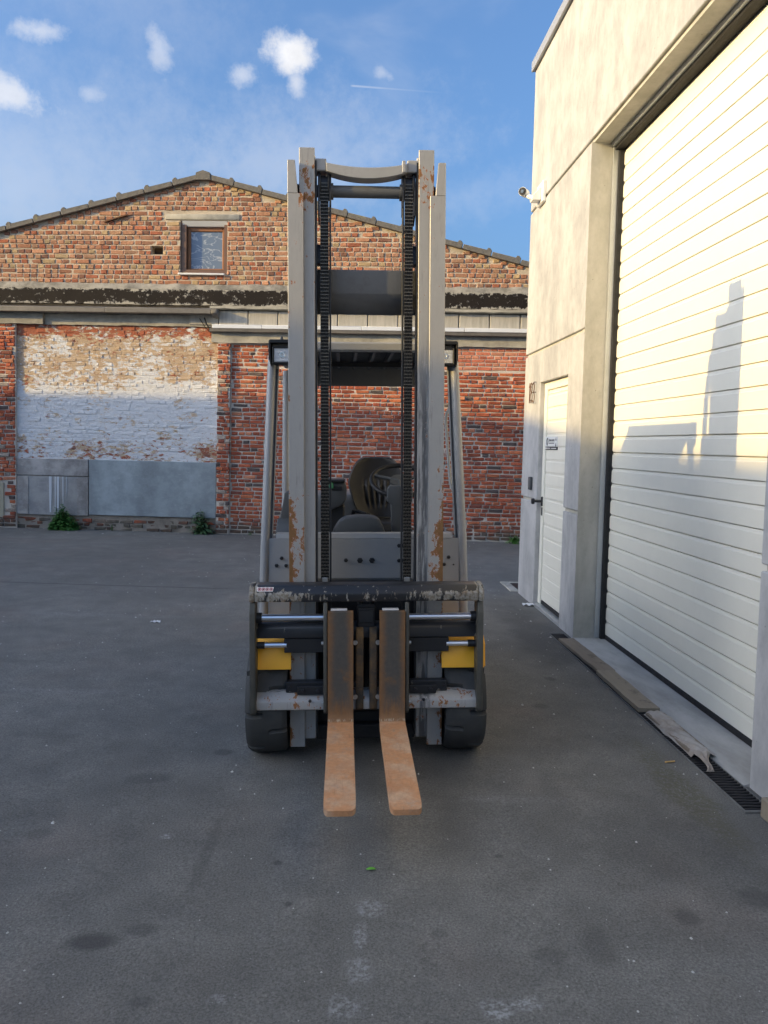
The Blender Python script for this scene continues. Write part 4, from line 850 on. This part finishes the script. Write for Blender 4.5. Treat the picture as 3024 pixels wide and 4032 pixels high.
# side console with armrest and display
P('console', MB().prism([(-.245, 1.262), (-.19, 1.262), (-.107, 1.282), (-.090, 1.245), (-.090, 1.165), (-.118, 1.13), (-.19, 1.098), (-.245, 1.09)], 'y', .88, 1.08, .012, 2), 'plastic'); P('armrest', MB().box(-.25, -.10, .86, 1.1, 1.2825, 1.30, .008, 2, M=Matrix.Translation((0, 0, -.015))), 'vinyl')
P('display', MB().box(-.185, -.115, .872, .8795, 1.222, 1.246, .003), 'ink'); P('joystick', MB().lathe([(0, .012), (.02, .013), (.035, .006)], (-.182, .865, 1.235), 'z', 12), 'green'); P('console_stand', MB().prism([(-.21, .70), (-.12, .70), (-.10, 1.13), (-.22, 1.13)], 'y', .92, 1.04, .01), 'black')
P('left_console', MB().prism([(-.475, 1.0), (-.466, 1.06), (-.452, 1.10), (-.425, 1.24), (-.30, 1.24), (-.30, 1.0)], 'y', .42, .56, .008, 2), 'plastic'); P('dash_board', MB().prism([(.30, 1.0), (.30, 1.03), (.42, 1.10), (.42, 1.0)], 'x', -.465, -.19, .004), 'plastic')
P('grab_handle', MB().tube([(.490, .44, 1.735), (.470, .45, 1.70), (.452, .455, 1.66), (.450, .455, 1.62), (.458, .42, 1.45), (.466, .37, 1.29), (.478, .35, 1.255), (.508, .32, 1.215)], .0085, 10), 'grey')
# overhead guard
og = P('overhead_guard', MB().box(-.49, .49, .42, .47, 1.997, 2.046, .008).box(-.50, -.455, .471, 1.46, 2.0, 2.045, .004).box(.455, .50, .471, 1.46, 2.0, 2.045, .004), 'grey')
P('rear_beam', MB().box(-.454, .454, 1.42, 1.46, 1.885, 2.03, .006), 'grey_d', og); P('roof_sheet', MB().box(-.454, .454, .4705, 1.419, 2.036, 2.044), 'black', og)
for x in (-.34, -.24, -.14, -.04, .06, .16, .26, .36): P('guard_bar', MB().box(x-.008, x+.008, .471, 1.419, 1.995, 2.0355), 'grey_d', og)
P('inner_beam', MB().box(-.454, .454, .95, .98, 1.965, 1.994, .003), 'black', og)

# ------------------------------------------------------------------ weeds and litter
def leafmesh(L, V, F, base, dirv, up, length, width, curl=.3):
    d_ = dirv.normalized(); sd = d_.cross(up)
    if sd.length < .05: sd = d_.cross(Vector((1, 0, 0)))
    sd.normalize(); nm = sd.cross(d_); o = len(V)
    c = [base, base+d_*length*.35+nm*length*.06, base+d_*length*.7+nm*length*(.06-curl*.15), base+d_*length+nm*length*(-curl*.5)]
    w = [width*.15, width*.5, width*.42]
    for i in range(3): V += [c[i]-sd*w[i], c[i]+sd*w[i]]
    V.append(c[3]); F += [(o, o+1, o+3, o+2), (o+2, o+3, o+5, o+4), (o+4, o+5, o+6)]
def weed(name, label, x, y, stems, material, group='weeds growing along the foot of the brick wall'):
    t = thing(name, label, 'weed', (x, y, gz(x, y)), (0, 0, 0), group); V, F = [], []; sb = MB()
    for (bx, by, hgt, lean, ll, lw, n_) in stems:
        top = Vector((bx+lean[0], by+lean[1], hgt)); b0 = Vector((bx, by, 0)); sb.tube([b0, b0.lerp(top, .5)+Vector((0, 0, hgt*.04)), top], [.005, .004, .002], 5)
        for k in range(n_):
            f = (k+rng.random())/n_; p = b0.lerp(top, f); a = rng.uniform(0, 6.283)
            dv = Vector((math.cos(a), math.sin(a)*.8-.25, rng.uniform(-.25, .6)))
            leafmesh(None, V, F, p, dv, Vector((0, 0, 1)), ll*rng.uniform(.6, 1.2)*(1-.55*f), lw*rng.uniform(.7, 1.2)*(1-.4*f), rng.uniform(.1, .8))
    sb.build('stem', A['stem'], t); o = raw('foliage', V, F, A[material], t, smooth=True); o['kind'] = 'stuff'; return t
BMx = Matrix.Translation((-2, 12.43, 0)) @ Matrix.Rotation(-.055, 4, 'Z')
p = BMx @ Vector((-3.17, -.10, 0))
st = []
for i in range(62):
    a = rng.uniform(-.19, .19); hh = .46*(1-abs(a)/.26)*rng.uniform(.55, 1); st.append((a, rng.uniform(-.07, .05), hh, (rng.uniform(-.05, .05)-a*.15, rng.uniform(-.06, .02)), .10, .058, 26))
st.append((0, 0, .54, (-.02, 0), .05, .025, 14))
weed('weed', 'bushy dark green weed against the grey plaster, tallest by the whitewashed bay', p.x, p.y, st, 'leaf1')
p = BMx @ Vector((-.90, -.09, 0))
weed('weed', 'upright weed with long pointed grey-green leaves beside the brick pilaster', p.x, p.y, [(rng.uniform(-.07, .07), rng.uniform(-.04, .04), rng.uniform(.22, .44), (rng.uniform(-.10, .10), rng.uniform(-.06, .02)), .19, .055, 14) for i in range(15)], 'leaf2')
p = BMx @ Vector((4.07, -.08, 0))
weed('weed', 'low spreading strap-leaved weed at the wall foot beside the garage corner', p.x, p.y, [(rng.uniform(-.04, .04), 0, rng.uniform(.06, .13), (rng.uniform(-.05, .05), -.02), .16, .03, 12) for i in range(8)], 'leaf3')
p = BMx @ Vector((-.13, -.05, 0))
weed('weed', 'tiny yellow-green seedling at the brick wall foot left of the forklift', p.x, p.y, [(rng.uniform(-.02, .02), 0, .05, (0, 0), .04, .018, 8) for i in range(3)], 'leaf3')
p = BMx @ Vector((-2.42, -.03, 0))
weed('weed', 'thin sprig growing from the brick plinth between the two bigger weeds', p.x, p.y, [(rng.uniform(-.04, .04), 0, .1, (0, 0), .04, .02, 9) for i in range(4)], 'leaf1')
V, F = [], []; leafmesh(None, V, F, Vector((-.018, 0, .003)), Vector((1, .15, .05)), Vector((0, 0, 1)), .036, .018, .2)
o = raw('leaf', V, F, A['limeleaf'], smooth=True); o.location = (-.013, 2.65, gz(-.013, 2.65)+.002); tag(o, 'small bright green leaf lying on the asphalt in front of the forks', 'leaf')
o = MB().grid(lambda u, v: (.09*(u-.5)*(1-.4*v), .06*(v-.5), .004+.010*math.sin(7*u+4*v)**2), 8, 6).build('paper_scrap', A['paperm']); o.location = (-1.875, 6.4, gz(-1.875, 6.4)); tag(o, 'crumpled white paper scrap on the asphalt left of the forklift', 'paper')
o = MB().tube([(0, 0, 0), (.05, .012, 0)], .004, 8).build('cigarette_butt', A['butt']); o.location = (1.385, 3.66, gz(1.385, 3.66)+.005); tag(o, 'orange cigarette butt beside the wrapped board', 'cigarette butt')
o = MB().grid(lambda u, v: (.11*(u-.5), .07*(v-.5), .006+.018*math.sin(6*u+5*v)**2), 9, 7).build('paper_scrap', A['paperm']); p = GM @ Vector((-.05, 1.25, 0)); o.location = p; tag(o, 'white paper scrap caught by the sill of the entrance door', 'paper')
# pebbles and crumbs scattered over the asphalt
V, F, i = [], [], 0
for k in range(760):
    if k < 600: x, y = rng.uniform(-3.2, 1.25), 1.7+rng.random()**1.6*9.5
    elif k < 660: q = GM @ Vector((rng.uniform(-.32, -.16), rng.uniform(-3.2, 2), 0)); x, y = q.x, q.y
    else: q = BMx @ Vector((rng.uniform(-4.2, 4.1), -rng.uniform(.02, .8)**1.5, 0)); x, y = q.x, q.y
    r = rng.uniform(.0014, .0045)*(1+.14*y)
    if rng.random() < .03: r *= 2
    o = len(V); z = gz(x, y)
    a = rng.random()*6
    for j in range(5): V.append((x+r*math.cos(a+j*1.2566)*rng.uniform(.7, 1.2), y+r*math.sin(a+j*1.2566), z-.001))
    V.append((x, y, z+r*.7)); F += [(o+j, o+(j+1) % 5, o+5) for j in range(5)]
hp = mat('pale_pebble', (.50, .49, .45), .8); o = raw('pebbles', V, F, hp); tag(o, 'pale pebbles and crumbs scattered over the asphalt', kind='stuff')

# ------------------------------------------------------------------ workshop across the yard, out of frame: its roof line throws the evening shade
un, sn = Vector((-.292, .956, 0)), Vector((.956, .292, 0))
nb = thing('workshop_across', 'brick workshop with stepped roof across the yard to the left', 'building', sn*-16, (0, 0, math.atan2(.292, .956)))
sk = [(-30, 2.12), (3.1, 2.17), (5.2, 2.36), (7.0, 2.68), (11.05, 3.30), (12.46, 2.62), (13.84, 1.69), (18.5, -.9)]
pts = [(u, v+.246*16/1.0) for u, v in sk]
MB().prism(pts+[(18.5, 0), (-30, 0)], 'x', -10, 0).build('wall', A['mortar_lo'], nb)
for (a, za), (b, zb_) in zip(pts, pts[1:]): MB().prism([(a, za-.09), (b, zb_-.09), (b, zb_-.003), (a, za-.003)], 'x', .003, .05).build('fascia', A['zinc'], nb)
for k in range(9):
    y = -22+k*4; wv = MB().box(.0, .04, y, y+1.4, 1.2, 2.8).build('window', A['brown_d'], nb); MB().box(.041, .047, y+.08, y+1.32, 1.28, 2.72).build('pane', A['glass'], wv)
